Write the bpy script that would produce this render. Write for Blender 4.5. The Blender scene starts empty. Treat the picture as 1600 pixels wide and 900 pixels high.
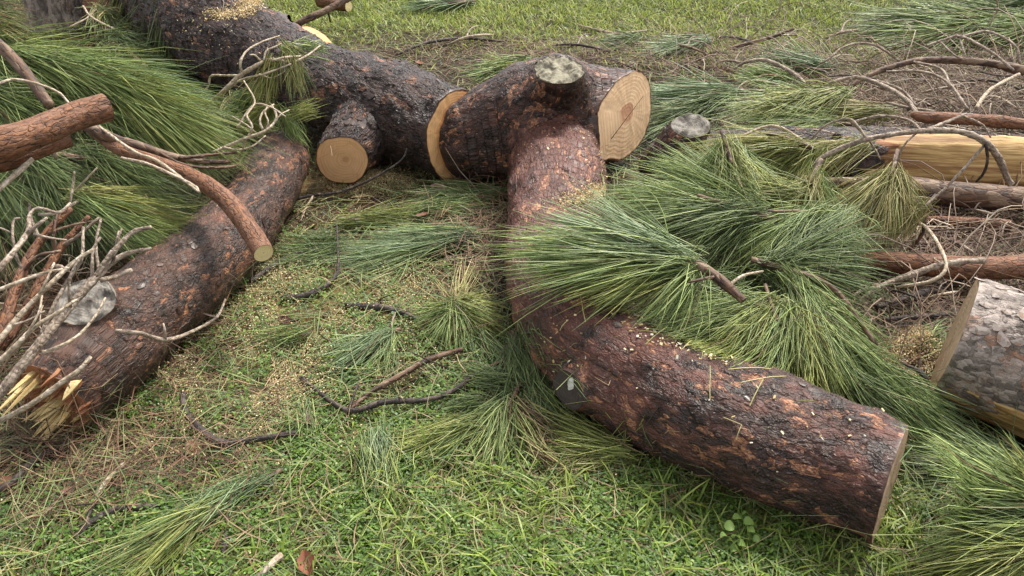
import bpy, bmesh, math, random
import numpy as np
from mathutils import Vector, Matrix

SC = bpy.context.scene
COL = SC.collection
R = math.radians

# ---------------------------------------------------------------- camera
PITCH, EYE, FPX = R(33.0), 1.5, 1256.0          # tilt down, eye height, focal length in photo pixels (1600 wide)
cam_data = bpy.data.cameras.new('camera')
cam_data.sensor_width = 36.0
cam_data.lens = 36.0 * FPX / 1600.0
cam_data.clip_start, cam_data.clip_end = 0.05, 600.0
cam = bpy.data.objects.new('camera', cam_data)
cam.location = (0, 0, EYE)
cam.rotation_euler = (R(90) - PITCH, 0, 0)
COL.objects.link(cam)
SC.camera = cam

# ---------------------------------------------------------------- sky, sun, exposure
SUN_EL, SUN_AZ = R(54), R(35)                     # overcast: high, broad, behind and to the right
world = bpy.data.worlds.new('World')
SC.world = world
world.use_nodes = True
wn, wl = world.node_tree.nodes, world.node_tree.links
wn.clear()
sky = wn.new('ShaderNodeTexSky'); sky.sky_type = 'NISHITA'; sky.sun_disc = False
sky.sun_elevation = SUN_EL; sky.sun_rotation = SUN_AZ
sky.dust_density = 3.0; sky.ozone_density = 1.0
hsv = wn.new('ShaderNodeHueSaturation'); hsv.inputs['Saturation'].default_value = 0.12
bg = wn.new('ShaderNodeBackground'); bg.inputs['Strength'].default_value = 0.09
wo = wn.new('ShaderNodeOutputWorld')
wl.new(sky.outputs[0], hsv.inputs['Color']); wl.new(hsv.outputs[0], bg.inputs['Color']); wl.new(bg.outputs[0], wo.inputs['Surface'])
sun_data = bpy.data.lights.new('sun', 'SUN')
sun_data.energy = 1.5; sun_data.angle = R(11); sun_data.color = (1.0, 0.94, 0.84)
sun = bpy.data.objects.new('sun', sun_data)
sdir = Vector((math.sin(SUN_AZ) * math.cos(SUN_EL), math.cos(SUN_AZ) * math.cos(SUN_EL), math.sin(SUN_EL)))
sun.rotation_euler = sdir.to_track_quat('Z', 'Y').to_euler()
sun.location = sdir * 20
COL.objects.link(sun)
SC.view_settings.view_transform = 'Standard'
SC.view_settings.look = 'None'
SC.view_settings.exposure = 1.78
SC.view_settings.gamma = 1.0
SC.render.engine = 'CYCLES'
SC.cycles.use_denoising = True
SC.cycles.max_bounces = 6
SC.cycles.diffuse_bounces = 3
SC.cycles.transmission_bounces = 3
SC.cycles.glossy_bounces = 2
SC.cycles.caustics_reflective = False
SC.cycles.caustics_refractive = False

rng = np.random.default_rng(11)
random.seed(11)

# ---------------------------------------------------------------- numpy noise
def _hash(ix, iy, iz, seed):
    h = (ix * 374761393 + iy * 668265263 + iz * 2147483647 + seed * 974711) & 0xFFFFFFFF
    h = ((h ^ (h >> 13)) * 1274126177) & 0xFFFFFFFF
    h = h ^ (h >> 16)
    return (h & 0xFFFF) / 65535.0
def vnoise(p, seed=0):
    p = np.asarray(p, float); i = np.floor(p).astype(np.int64); f = p - i; f = f * f * (3 - 2 * f)
    out = 0
    for dx in (0, 1):
        for dy in (0, 1):
            for dz in (0, 1):
                w = (f[..., 0] if dx else 1 - f[..., 0]) * (f[..., 1] if dy else 1 - f[..., 1]) * (f[..., 2] if dz else 1 - f[..., 2])
                out = out + w * _hash(i[..., 0] + dx, i[..., 1] + dy, i[..., 2] + dz, seed)
    return out * 2 - 1
def fnoise(p, seed=0, octv=3):
    p = np.asarray(p, float)
    return sum(vnoise(p * 2 ** k, seed + k) / 2 ** k for k in range(octv))
def n2(x, y, sc, seed=0, octv=3):
    return fnoise(np.stack([np.asarray(x) * sc, np.asarray(y) * sc, np.zeros_like(np.asarray(x, float))], -1), seed, octv)

# ---------------------------------------------------------------- where things stand
CF = np.array((0, math.cos(PITCH), -math.sin(PITCH)))
CU = np.array((0, math.sin(PITCH), math.cos(PITCH)))
CO = np.array((0, 0, EYE))
def ray(px, py):
    px, py = np.asarray(px, float), np.asarray(py, float)
    return CF + ((px - 800) / FPX)[..., None] * np.array((1.0, 0, 0)) - ((py - 450) / FPX)[..., None] * CU
def P(px, py, z=0.0):
    """the point at height z seen at photo pixel (px, py)"""
    d = ray(px, py)
    t = (np.asarray(z) - EYE) / d[..., 2]
    return CO + d * t[..., None]
def depth(p):
    return (np.asarray(p) - CO) @ CF
def pix(p):
    q = np.asarray(p) - CO; w = q @ CF
    return 800 + FPX * q[..., 0] / w, 450 - FPX * (q @ CU) / w
def gz(x, y):
    return 0.022 * n2(x, y, 1.1, 5, 2) + 0.008 * n2(x, y, 6.0, 9, 2)

# ---------------------------------------------------------------- object helpers
def tag(o, label=None, cat=None, group=None, kind=None):
    for k, v in (('label', label), ('category', cat), ('group', group), ('kind', kind)):
        if v: o[k] = v
    return o
def empty(name, loc):
    o = bpy.data.objects.new(name, None); o.location = loc; o.empty_display_size = 0.1
    COL.objects.link(o)
    return o
def link(name, me, parent=None):
    o = bpy.data.objects.new(name, me)
    COL.objects.link(o)
    if parent is not None: o.parent = parent
    return o
def mesh_np(name, V, F, mat, smooth=True, attrs=None):
    """V (n,3); F list of (m,k) index arrays of faces; attrs name -> ('FLOAT'|'FLOAT_VECTOR'|'FLOAT_COLOR', array)"""
    me = bpy.data.meshes.new(name)
    V = np.asarray(V, np.float32)
    me.vertices.add(len(V)); me.vertices.foreach_set('co', V.ravel())
    F = [np.asarray(f, np.int32) for f in (F if isinstance(F, list) else [F]) if len(f)]
    nl = sum(f.size for f in F); nf = sum(len(f) for f in F)
    me.loops.add(nl); me.polygons.add(nf)
    me.loops.foreach_set('vertex_index', np.concatenate([f.ravel() for f in F]))
    st, o = [], 0
    for f in F:
        st.append(o + np.arange(len(f)) * f.shape[1]); o += f.size
    me.polygons.foreach_set('loop_start', np.concatenate(st).astype(np.int32))
    me.update(calc_edges=True)
    me.polygons.foreach_set('use_smooth', np.full(nf, smooth))
    for k, (t, a) in (attrs or {}).items():
        at = me.attributes.new(k, t, 'POINT')
        a = np.asarray(a, np.float32)
        if t == 'FLOAT_COLOR' and a.shape[1] == 3: a = np.concatenate([a, np.ones((len(a), 1), np.float32)], 1)
        at.data.foreach_set({'FLOAT': 'value', 'FLOAT_VECTOR': 'vector', 'FLOAT_COLOR': 'color'}[t], a.ravel())
    if mat: me.materials.append(mat)
    return me
def catmull(pts, n=None, step=None):
    p = np.asarray(pts, float)
    if len(p) == 2:
        p = np.stack([p[0], (p[0] + p[1]) / 2, p[1]])
    q = np.concatenate([[2 * p[0] - p[1]], p, [2 * p[-1] - p[-2]]])
    fine = []
    for i in range(len(p) - 1):
        t = np.linspace(0, 1, 24, endpoint=False)[:, None]
        a, b, c, d = q[i], q[i + 1], q[i + 2], q[i + 3]
        fine.append(0.5 * (2 * b + (c - a) * t + (2 * a - 5 * b + 4 * c - d) * t ** 2 + (3 * b - a - 3 * c + d) * t ** 3))
    fine = np.concatenate(fine + [p[-1:]])
    s = np.concatenate([[0], np.cumsum(np.linalg.norm(np.diff(fine[:, :3], axis=0), axis=1))])
    if n is None: n = max(3, int(round(s[-1] / step)) + 1)
    t = np.linspace(0, s[-1], n)
    return np.stack([np.interp(t, s, fine[:, k]) for k in range(p.shape[1])], 1)
def frames(C):
    T = np.gradient(C, axis=0); T /= np.linalg.norm(T, axis=1)[:, None] + 1e-9
    N = np.zeros_like(T); a = np.array((0, 0, 1.0))
    if abs(T[0] @ a) > 0.9: a = np.array((1.0, 0, 0))
    v = a - T[0] * (a @ T[0]); N[0] = v / np.linalg.norm(v)
    for i in range(1, len(T)):
        v = N[i - 1] - T[i] * (N[i - 1] @ T[i]); N[i] = v / (np.linalg.norm(v) + 1e-9)
    return T, N, np.cross(T, N)
def tube_np(pts, rad, seg=8, step=0.02, lump=0.0, ring=0.0, cap=(True, True), seed=0):
    """tapered tube: pts (k,3) world, rad (k,) or (r0,r1)"""
    pts = np.asarray(pts, float)
    rad = np.interp(np.linspace(0, 1, len(pts)), np.linspace(0, 1, len(rad)), rad)
    L = np.linalg.norm(np.diff(pts, axis=0), axis=1).sum()
    C = catmull(np.concatenate([pts, rad[:, None]], 1), n=max(4, int(L / step) + 1))
    r = C[:, 3]; C = C[:, :3]
    T, N, B = frames(C)
    th = np.linspace(0, 2 * np.pi, seg, endpoint=False)
    s = np.concatenate([[0], np.cumsum(np.linalg.norm(np.diff(C, axis=0), axis=1))])
    D = N[:, None] * np.cos(th)[None, :, None] + B[:, None] * np.sin(th)[None, :, None]
    base = C[:, None] + D * r[:, None, None]
    rr = r[:, None] * (1 + lump * fnoise(base * (0.55 / max(r.mean(), 1e-4)) * 0.5, seed))
    if ring: rr = rr * (1 + ring * ((np.arange(len(C)) % 3 == 0) * 1.0)[:, None])
    V = (C[:, None] + D * rr[..., None]).reshape(-1, 3)
    n = len(C); i = np.arange(n - 1)[:, None] * seg; j = np.arange(seg)[None]; k = (j + 1) % seg
    F = np.stack([i + j, i + k, i + seg + k, i + seg + j], -1).reshape(-1, 4)
    bk = np.stack([np.cos(th)[None] * r[:, None], np.sin(th)[None] * r[:, None], np.broadcast_to(s[:, None], (n, seg))], -1).reshape(-1, 3) + seed * 1.37
    faces = [F]
    ends = (V[:seg].copy(), V[(n - 1) * seg:n * seg].copy())
    jj = np.arange(seg); kk = (jj + 1) % seg
    for w, on in enumerate(cap):
        if not on: continue
        tip = C[:1] - T[:1] * r[0] * 0.3 if w == 0 else C[-1:] + T[-1:] * r[-1] * 0.3
        a = len(V); V = np.concatenate([V, tip]); bk = np.concatenate([bk, bk[:1] if w == 0 else bk[(n - 1) * seg:(n - 1) * seg + 1]])
        faces.append(np.stack([np.full(seg, a), kk, jj], 1) if w == 0 else np.stack([np.full(seg, a), (n - 1) * seg + jj, (n - 1) * seg + kk], 1))
    return V, faces, bk, (C, T, N, B, r, ends)
def tube(name, pts, rad, mat, parent=None, seg=8, step=0.02, lump=0.12, ring=0.0, seed=None, cap=(True, True)):
    seed = random.randint(0, 999) if seed is None else seed
    V, F, bk, info = tube_np(pts, rad, seg, step, lump, ring, cap, seed)
    off = np.array(parent.location) if parent is not None else np.zeros(3)
    me = mesh_np(name, V - off, F, mat, attrs={'bk': ('FLOAT_VECTOR', bk)})
    return link(name, me, parent), info
def ribbons_np(C, W, side, col):
    """N curves of K points -> flat tapered blades"""
    N, K, _ = C.shape
    V = np.stack([C - side[:, None] * W[..., None] / 2, C + side[:, None] * W[..., None] / 2], 2)
    i = (np.arange(N) * K * 2)[:, None] + np.arange(K - 1)[None] * 2
    F = np.stack([i, i + 1, i + 3, i + 2], -1).reshape(-1, 4)
    if col.ndim == 2: col = np.repeat(col[:, None], K, 1)
    return V.reshape(-1, 3), F, np.repeat(col[:, :, None], 2, 2).reshape(-1, 3)
def prisms_np(C, W, col):
    """N curves of K points -> three-sided needles"""
    N, K, _ = C.shape
    T = C[:, -1] - C[:, 0]; T /= np.linalg.norm(T, axis=1)[:, None] + 1e-9
    a = rng.normal(size=(N, 3)); s = np.cross(T, a); s /= np.linalg.norm(s, axis=1)[:, None] + 1e-9
    b = np.cross(T, s)
    rings = [C + (s[:, None] * math.cos(q) + b[:, None] * math.sin(q)) * W[..., None] / 2 for q in (0, 2.094, 4.189)]
    V = np.stack(rings, 2)
    i = (np.arange(N) * K * 3)[:, None] + np.arange(K - 1)[None] * 3
    F = np.concatenate([np.stack([i + u, i + v, i + 3 + v, i + 3 + u], -1).reshape(-1, 4) for u, v in ((0, 1), (1, 2), (2, 0))])
    if col.ndim == 2: col = np.repeat(col[:, None], K, 1)
    return V.reshape(-1, 3), F, np.repeat(col[:, :, None], 3, 2).reshape(-1, 3)

# ---------------------------------------------------------------- materials
class NT:
    def __init__(self, name):
        self.m = bpy.data.materials.new(name); self.m.use_nodes = True
        self.n, self.l = self.m.node_tree.nodes, self.m.node_tree.links
        self.n.clear()
        self.out = self.n.new('ShaderNodeOutputMaterial')
    def put(self, sock, v):
        if isinstance(v, bpy.types.NodeSocket): self.l.new(v, sock)
        elif v is not None:
            if isinstance(v, tuple) and len(v) == 3 and sock.type == 'RGBA': v = (*v, 1)
            sock.default_value = v
    def attr(self, name, out='Vector'):
        n = self.n.new('ShaderNodeAttribute'); n.attribute_name = name
        return n.outputs[out]
    def math(self, op, a, b=None, c=None, clamp=False):
        n = self.n.new('ShaderNodeMath'); n.operation = op; n.use_clamp = clamp
        for i, v in enumerate((a, b, c)):
            if v is not None: self.put(n.inputs[i], v)
        return n.outputs[0]
    def vmath(self, op, a, b=None, s=None):
        n = self.n.new('ShaderNodeVectorMath'); n.operation = op
        self.put(n.inputs[0], a)
        if b is not None: self.put(n.inputs[1], b)
        if s is not None: self.put(n.inputs['Scale'], s)
        return n.outputs[0]
    def noise(self, vec, scale, detail=4, rough=0.55, out=0):
        n = self.n.new('ShaderNodeTexNoise'); self.put(n.inputs['Vector'], vec)
        n.inputs['Scale'].default_value = scale; n.inputs['Detail'].default_value = detail; n.inputs['Roughness'].default_value = rough
        return n.outputs[out]
    def voro(self, vec, scale, feature='F1', out='Distance'):
        n = self.n.new('ShaderNodeTexVoronoi'); n.feature = feature; self.put(n.inputs['Vector'], vec)
        n.inputs['Scale'].default_value = scale
        return n.outputs[out]
    def step(self, v, a, b, c=0.0, d=1.0):
        n = self.n.new('ShaderNodeMapRange'); n.interpolation_type = 'SMOOTHSTEP'
        self.put(n.inputs[0], v)
        for i, q in enumerate((a, b, c, d)): self.put(n.inputs[i + 1], q)
        return n.outputs[0]
    def mix(self, f, a, b):
        n = self.n.new('ShaderNodeMix'); n.data_type = 'RGBA'
        self.put(n.inputs[0], f); self.put(n.inputs[6], a); self.put(n.inputs[7], b)
        return n.outputs[2]
    def mul(self, a, f):
        n = self.n.new('ShaderNodeMix'); n.data_type = 'RGBA'; n.blend_type = 'MULTIPLY'; n.inputs[0].default_value = 1.0
        self.put(n.inputs[6], a); self.put(n.inputs[7], f)
        return n.outputs[2]
    def sep(self, v):
        n = self.n.new('ShaderNodeSeparateXYZ'); self.put(n.inputs[0], v); return n.outputs
    def comb(self, x, y, z):
        n = self.n.new('ShaderNodeCombineXYZ')
        for i, v in enumerate((x, y, z)): self.put(n.inputs[i], v)
        return n.outputs[0]
    def bump(self, h, strength=0.5, dist=0.01):
        n = self.n.new('ShaderNodeBump'); self.put(n.inputs['Height'], h)
        n.inputs['Strength'].default_value = strength; n.inputs['Distance'].default_value = dist
        return n.outputs[0]
    def bsdf(self, col, rough=0.6, spec=0.5, normal=None):
        b = self.n.new('ShaderNodeBsdfPrincipled')
        self.put(b.inputs['Base Color'], col); self.put(b.inputs['Roughness'], rough)
        b.inputs['Specular IOR Level'].default_value = spec
        if normal is not None: self.l.new(normal, b.inputs['Normal'])
        return b
    def done(self, sh):
        self.l.new(sh.outputs[0] if not isinstance(sh, bpy.types.NodeSocket) else sh, self.out.inputs['Surface'])
        return self.m

def bark_material(name, dark, brown, red, orange, cell=30.0, disp=0.007, red_th=0.62, stretch=0.5, pale=None, rough=(0.42, 0.75), spec=0.28, patch=0.83):
    """flaky pine bark on the (around, along) coordinates stored in bk"""
    t = NT(name)
    bk = t.attr('bk')
    x = t.sep(bk)
    v = t.comb(x[0], x[1], t.math('MULTIPLY', x[2], stretch))
    wob = t.vmath('SUBTRACT', t.noise(v, 9, 3, out=1), (0.5, 0.5, 0.5))
    wo2 = t.vmath('SUBTRACT', t.noise(v, 60, 3, out=1), (0.5, 0.5, 0.5))
    v2 = t.vmath('ADD', t.vmath('ADD', v, t.vmath('SCALE', wob, s=0.07)), t.vmath('SCALE', wo2, s=0.022))
    e1 = t.voro(v2, cell, 'DISTANCE_TO_EDGE'); c1 = t.sep(t.voro(v2, cell, 'F1', 'Color'))
    v3 = t.vmath('ADD', v2, (3.1, 1.7, 0.4))
    e2 = t.voro(v3, cell * 2.4, 'DISTANCE_TO_EDGE'); c2 = t.sep(t.voro(v3, cell * 2.4, 'F1', 'Color'))
    nf = t.noise(v2, 150, 6, 0.7); nm = t.noise(v, 24, 6, 0.65); nl = t.noise(v, 5.0, 4, 0.6)
    rid = t.math('ABSOLUTE', t.math('SUBTRACT', t.noise(v2, cell * .55, 5, .6), .5))
    p1 = t.math('MULTIPLY', t.step(e1, 0.0, 0.22), t.math('MULTIPLY_ADD', c1[0], 0.8, 0.2))
    p2 = t.math('MULTIPLY', t.step(e2, 0.0, 0.25), t.math('MULTIPLY_ADD', c2[0], 0.8, 0.2))
    h = t.math('ADD', t.math('ADD', t.math('MULTIPLY', p1, 0.5), t.math('MULTIPLY', t.step(rid, 0.0, 0.06), 0.28)), t.math('ADD', t.math('MULTIPLY', p2, 0.22), t.math('MULTIPLY', nf, 0.24)))
    # colour: dark weathered scales, red-brown under-bark, fresh orange where a scale has come off
    base = t.mix(t.step(nm, 0.38, 0.66), dark, brown)
    base = t.mix(t.math('MULTIPLY', t.step(nf, 0.52, 0.68), 0.5), base, t.mix(c2[1], brown, (0.13, 0.085, 0.07)))
    rd = t.attr('rd', 'Fac')
    sc_ = t.math('ADD', t.math('ADD', t.math('MULTIPLY', nl, 0.62), t.math('MULTIPLY', c1[1], 0.12)), t.math('ADD', t.math('MULTIPLY', nm, 0.46), t.math('MULTIPLY', rd, 0.3)))
    mr = t.step(sc_, red_th, red_th + 0.2)
    base = t.mix(t.math('MULTIPLY', mr, t.step(nf, 0.3, 0.62, 0.95, 0.45)), base, t.mix(c2[1], red, t.mix(nf, red, brown)))
    so = t.math('ADD', t.math('MULTIPLY', c1[2], 0.42), t.math('ADD', t.math('MULTIPLY', t.noise(v2, 10, 6, .62), 0.8), t.math('MULTIPLY', c2[2], 0.12)))
    mo = t.step(so, patch, patch + 0.06)
    base = t.mix(t.math('MULTIPLY', mo, t.step(nf, 0.36, 0.6, 0.9, 0.35)), base, t.mix(t.step(nf, .35, .65), orange, red))
    if pale is not None:
        mp = t.step(t.math('ADD', t.math('MULTIPLY', nm, 0.75), t.math('MULTIPLY', c2[1], 0.35)), 0.45, 0.7)
        base = t.mix(t.math('MULTIPLY', mp, 0.75), base, pale)
    h = t.math('SUBTRACT', h, t.math('MULTIPLY', mo, 0.2))
    speck = t.step(t.noise(v, 170, 3, 0.6), 0.64, 0.72)
    base = t.mix(t.math('MULTIPLY', speck, 0.55), base, (0.4, 0.3, 0.22))
    rg = t.step(nm, 0.3, 0.75, rough[0], rough[1])
    b = t.bsdf(base, rg, spec)
    d = t.n.new('ShaderNodeDisplacement'); d.inputs['Midlevel'].default_value = 0.35
    t.put(d.inputs['Height'], h); t.put(d.inputs['Scale'], t.math('MULTIPLY', t.attr('dm', 'Fac'), disp))
    t.l.new(d.outputs[0], t.out.inputs['Displacement'])
    t.m.displacement_method = 'BOTH'
    return t.done(b)
def branch_material(name, c0, c1, c2, scale=60, rough=0.65, scar=0.0, bs=0.6):
    """bark of limbs and twigs; bk = around/along"""
    t = NT(name)
    bk = t.attr('bk'); x = t.sep(bk)
    v = t.comb(x[0], x[1], t.math('MULTIPLY', x[2], 0.45))
    a = t.noise(v, scale, 5, 0.6); b_ = t.noise(v, scale * 0.22, 3)
    wv = t.vmath('ADD', v, t.vmath('SCALE', t.vmath('SUBTRACT', t.noise(v, scale * .5, 3, out=1), (.5, .5, .5)), s=.9 / scale))
    e = t.voro(wv, scale * .9, 'F1', 'Color')
    ed = t.voro(wv, scale * .9, 'DISTANCE_TO_EDGE')
    col = t.mix(t.step(a, 0.35, 0.65), c0, c1)
    col = t.mix(t.step(t.math('ADD', t.math('MULTIPLY', b_, 0.7), t.math('MULTIPLY', t.sep(e)[0], 0.4)), 0.55, 0.75), col, c2)
    h = t.math('ADD', a, t.math('MULTIPLY', t.math('MULTIPLY', t.sep(e)[1], t.step(ed, 0.0, 0.15)), 0.8))
    col = t.mix(t.step(t.noise(v, scale * 3, 3), .6, .7, 0, .45), col, c0)
    if scar:
        w = t.math('SINE', t.math('MULTIPLY_ADD', x[2], scar, t.math('MULTIPLY', a, 5.0)))
        h = t.math('MULTIPLY_ADD', w, 0.12, h)
        col = t.mix(t.step(w, 0.5, 1.0, 0, 0.1), col, c0)
    return t.done(t.bsdf(col, rough, 0.35, t.bump(h, bs, 0.006)))
def cut_material(name, light, late, heart, heart_r=0.24, rings=22.0, rim=(0.09, 0.04, 0.022), stain=None, rough=0.6, saw_c=(0.72, 0.52, 0.32)):
    """sawn end grain: rr = 0 at the pith, 1 under the bark; cp = flat position on the cut"""
    t = NT(name)
    rr = t.attr('rr', 'Fac'); cp = t.attr('cp')
    wob = t.noise(cp, 14, 3)
    q = t.math('ADD', rr, t.math('MULTIPLY_ADD', wob, 0.09, -0.045))
    nn = t.noise(t.comb(t.math('MULTIPLY', q, 7), 0.0, 0.0), 3.0, 3)
    w = t.math('SINE', t.math('MULTIPLY_ADD', q, rings * 6.283, t.math('MULTIPLY', nn, 9.0)))
    col = t.mix(t.math('MULTIPLY', t.step(w, 0.1, 1.0, 0, 0.6), t.step(t.noise(cp, 7, 3), .3, .65, .35, 1)), light, late)
    blot = t.noise(cp, 9, 4)
    col = t.mix(t.step(blot, 0.5, 0.75, 0, 0.45), col, late)
    col = t.mix(t.step(t.math('ADD', rr, t.math('MULTIPLY_ADD', wob, 0.12, -0.06)), heart_r, heart_r - 0.05, 0, 0.85), col, heart)
    xx = t.sep(cp)
    saw = t.noise(t.comb(t.math('MULTIPLY', xx[0], 1.0), t.math('MULTIPLY', xx[1], 0.06), 0.0), 190, 3)
    col = t.mix(t.step(saw, 0.52, 0.7, 0, 0.28), col, saw_c)
    if stain: col = t.mix(t.step(t.noise(cp, 22, 5, 0.65), 0.45, 0.6, 0, 0.9), col, stain)
    ck = t.voro(t.vmath('ADD', t.vmath('SCALE', t.vmath('NORMALIZE', t.comb(xx[0], xx[1], 0.0)), s=1.7), t.vmath('SCALE', cp, s=2.0)), 3.2, 'DISTANCE_TO_EDGE')
    col = t.mix(t.math('MULTIPLY', t.step(ck, 0.02, 0.0), t.step(rr, .3, .75, 0, .7)), col, late)
    grime = t.step(t.noise(cp, 30, 5, .65), .56, .72, 0, .35)
    col = t.mix(grime, col, t.mul(col, (.6, .5, .42)))
    col = t.mix(t.step(q, 0.955, 0.985), col, rim)
    h = t.math('ADD', t.math('MULTIPLY', saw, 0.6), t.math('MULTIPLY', w, 0.15))
    return t.done(t.bsdf(col, rough, 0.3, t.bump(h, 0.55, 0.003)))
def split_material(name, c0, c1, c2):
    """torn fibres running along bk.z"""
    t = NT(name)
    x = t.sep(t.attr('bk'))
    v = t.comb(x[0], x[1], t.math('MULTIPLY', x[2], 0.06))
    a = t.noise(v, 130, 5, 0.6); b = t.noise(v, 28, 3)
    col = t.mix(t.step(a, 0.35, 0.65), c0, c1)
    col = t.mix(t.step(b, 0.5, 0.66, 0, 0.85), col, c2)
    return t.done(t.bsdf(col, 0.6, 0.3, t.bump(t.math('ADD', a, b), 0.9, 0.006)))
def blade_material(name, rough=0.5, trans=0.3, spec=0.4, vary=0.25):
    """leaves, needles, grass: colour from the Col attribute, a little light through the blade"""
    t = NT(name)
    c = t.attr('Col', 'Color')
    g = t.n.new('ShaderNodeNewGeometry')
    nz = t.noise(g.outputs['Position'], 35, 2)
    c = t.mul(c, t.mix(nz, (1 - vary,) * 3, (1 + vary,) * 3))
    b = t.bsdf(c, rough, spec)
    if not trans: return t.done(b)
    tr = t.n.new('ShaderNodeBsdfTranslucent'); t.put(tr.inputs['Color'], c)
    mx = t.n.new('ShaderNodeMixShader'); mx.inputs[0].default_value = trans
    t.l.new(b.outputs[0], mx.inputs[1]); t.l.new(tr.outputs[0], mx.inputs[2])
    return t.done(mx.outputs[0])
def soil_material():
    t = NT('soil')
    g = t.n.new('ShaderNodeNewGeometry'); p = g.outputs['Position']
    c = t.attr('Col', 'Color')
    a = t.noise(p, 60, 6, 0.65); b = t.noise(p, 14, 4)
    col = t.mul(c, t.mix(t.step(a, 0.3, 0.7), (0.45, 0.45, 0.45), (1.5, 1.5, 1.5)))
    col = t.mix(t.step(b, 0.5, 0.7, 0, 0.6), col, t.mul(col, (1.25, 0.9, 0.7)))
    return t.done(t.bsdf(col, 0.9, 0.2, t.bump(t.math('ADD', a, b), 0.9, 0.02)))
def plain_material(name, c0, c1, scale=40, rough=0.75, vec='Col'):
    t = NT(name)
    g = t.n.new('ShaderNodeNewGeometry')
    a = t.noise(g.outputs['Position'], scale, 5, 0.65)
    return t.done(t.bsdf(t.mix(t.step(a, 0.3, 0.7), c0, c1), rough, 0.3, t.bump(a, 0.6, 0.004)))

M = {}
M['bark_trunk'] = bark_material('bark_trunk', (0.017, 0.0125, 0.012), (0.062, 0.036, 0.03), (0.16, 0.066, 0.047), (0.46, 0.23, 0.13), 30, 0.015, 0.74, 0.6, rough=(.3, .62), spec=.36, patch=.85)
M['bark_limb'] = bark_material('bark_limb', (0.021, 0.014, 0.012), (0.074, 0.037, 0.029), (0.175, 0.066, 0.048), (0.52, 0.25, 0.125), 40, 0.008, 0.67, 0.6, rough=(.3, .6), spec=.36, patch=.812)
M['bark_fallen'] = bark_material('bark_fallen', (0.022, 0.014, 0.011), (0.095, 0.05, 0.035), (0.18, 0.075, 0.048), (0.45, 0.2, 0.095), 60, 0.006, 0.76, 0.6, rough=(.34, .66), spec=.34, patch=.83)
M['bark_grey'] = bark_material('bark_grey', (0.11, 0.088, 0.075), (0.22, 0.18, 0.155), (0.24, 0.14, 0.1), (0.4, 0.2, 0.11), 24, 0.009, 0.95, 0.8, (0.4, 0.335, 0.3), (0.45, 0.8))
M['bark_standing'] = bark_material('bark_standing', (0.09, 0.072, 0.06), (0.2, 0.165, 0.14), (0.24, 0.17, 0.13), (0.28, 0.19, 0.14), 16, 0.02, 0.95, 0.35, (0.36, 0.3, 0.25), (0.7, 0.9))
M['branch_orange'] = branch_material('branch_orange', (0.085, 0.04, 0.024), (0.25, 0.108, 0.05), (0.21, 0.105, 0.062), 90, bs=1.0)
M['branch_brown'] = branch_material('branch_brown', (0.04, 0.026, 0.02), (0.14, 0.075, 0.045), (0.22, 0.15, 0.1), 60)
M['twig_grey'] = branch_material('twig_grey', (0.13, 0.095, 0.07), (0.32, 0.25, 0.19), (0.42, 0.34, 0.27), 130, 0.7, 520)
M['twig_pale'] = branch_material('twig_pale', (0.25, 0.19, 0.13), (0.48, 0.39, 0.28), (0.55, 0.46, 0.36), 130, 0.7, 420)
M['twig_dark'] = branch_material('twig_dark', (0.022, 0.018, 0.016), (0.06, 0.045, 0.038), (0.12, 0.09, 0.075), 120, 0.7, 420)
M['cut_fresh'] = cut_material('cut_fresh', (0.88, 0.6, 0.36), (0.76, 0.46, 0.24), (0.56, 0.27, 0.15), 0.25, 11, saw_c=(.9, .7, .48))
M['cut_tan'] = cut_material('cut_tan', (0.8, 0.48, 0.25), (0.64, 0.345, 0.16), (0.58, 0.3, 0.14), 0.16, 9, saw_c=(.84, .56, .33))
M['cut_orange'] = cut_material('cut_orange', (0.82, 0.48, 0.22), (0.66, 0.36, 0.15), (0.4, 0.17, 0.06), 0.15, 18)
M['cut_pale'] = cut_material('cut_pale', (0.8, 0.66, 0.36), (0.66, 0.5, 0.24), (0.35, 0.25, 0.14), 0.09, 6)
M['cut_weathered'] = cut_material('cut_weathered', (0.23, 0.21, 0.185), (0.14, 0.125, 0.105), (0.2, 0.18, 0.15), 0.1, 9, (0.2, 0.18, 0.15), (0.065, 0.055, 0.048), 0.9, (.42, .4, .36))
M['cut_lichen'] = cut_material('cut_lichen', (0.27, 0.25, 0.185), (0.15, 0.13, 0.09), (0.24, 0.22, 0.16), 0.1, 7, (0.2, 0.18, 0.13), (0.09, 0.075, 0.055), 0.9, (.45, .43, .34))
M['cut_dark'] = cut_material('cut_dark', (0.06, 0.047, 0.04), (0.032, 0.024, 0.02), (0.03, 0.02, 0.018), 0.1, 5, (0.03, 0.02, 0.016), None, 0.7, (0.05, 0.04, 0.035))
M['cut_edge'] = cut_material('cut_edge', (0.5, 0.36, 0.24), (0.36, 0.23, 0.14), (0.3, 0.2, 0.12), 0.1, 14, (0.2, 0.12, 0.07))
M['split_wood'] = split_material('split_wood', (0.32, 0.18, 0.065), (0.56, 0.38, 0.16), (0.2, 0.095, 0.035))
M['splinter_wood'] = split_material('splinter_wood', (0.5, 0.36, 0.15), (0.7, 0.55, 0.28), (0.42, 0.26, 0.1))
M['split_red'] = split_material('split_red', (0.2, 0.075, 0.035), (0.36, 0.16, 0.07), (0.1, 0.04, 0.02))
M['resin'] = plain_material('resin', (0.55, 0.53, 0.5), (0.75, 0.74, 0.7), 60, 0.5)
M['needle'] = blade_material('needle', 0.42, 0.12, 0.42, 0.25)
M['grass'] = blade_material('grass', 0.45, 0.35, 0.4, 0.25)
M['litter'] = blade_material('litter', 0.65, 0.0, 0.3, 0.3)
M['soil'] = soil_material()
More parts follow.
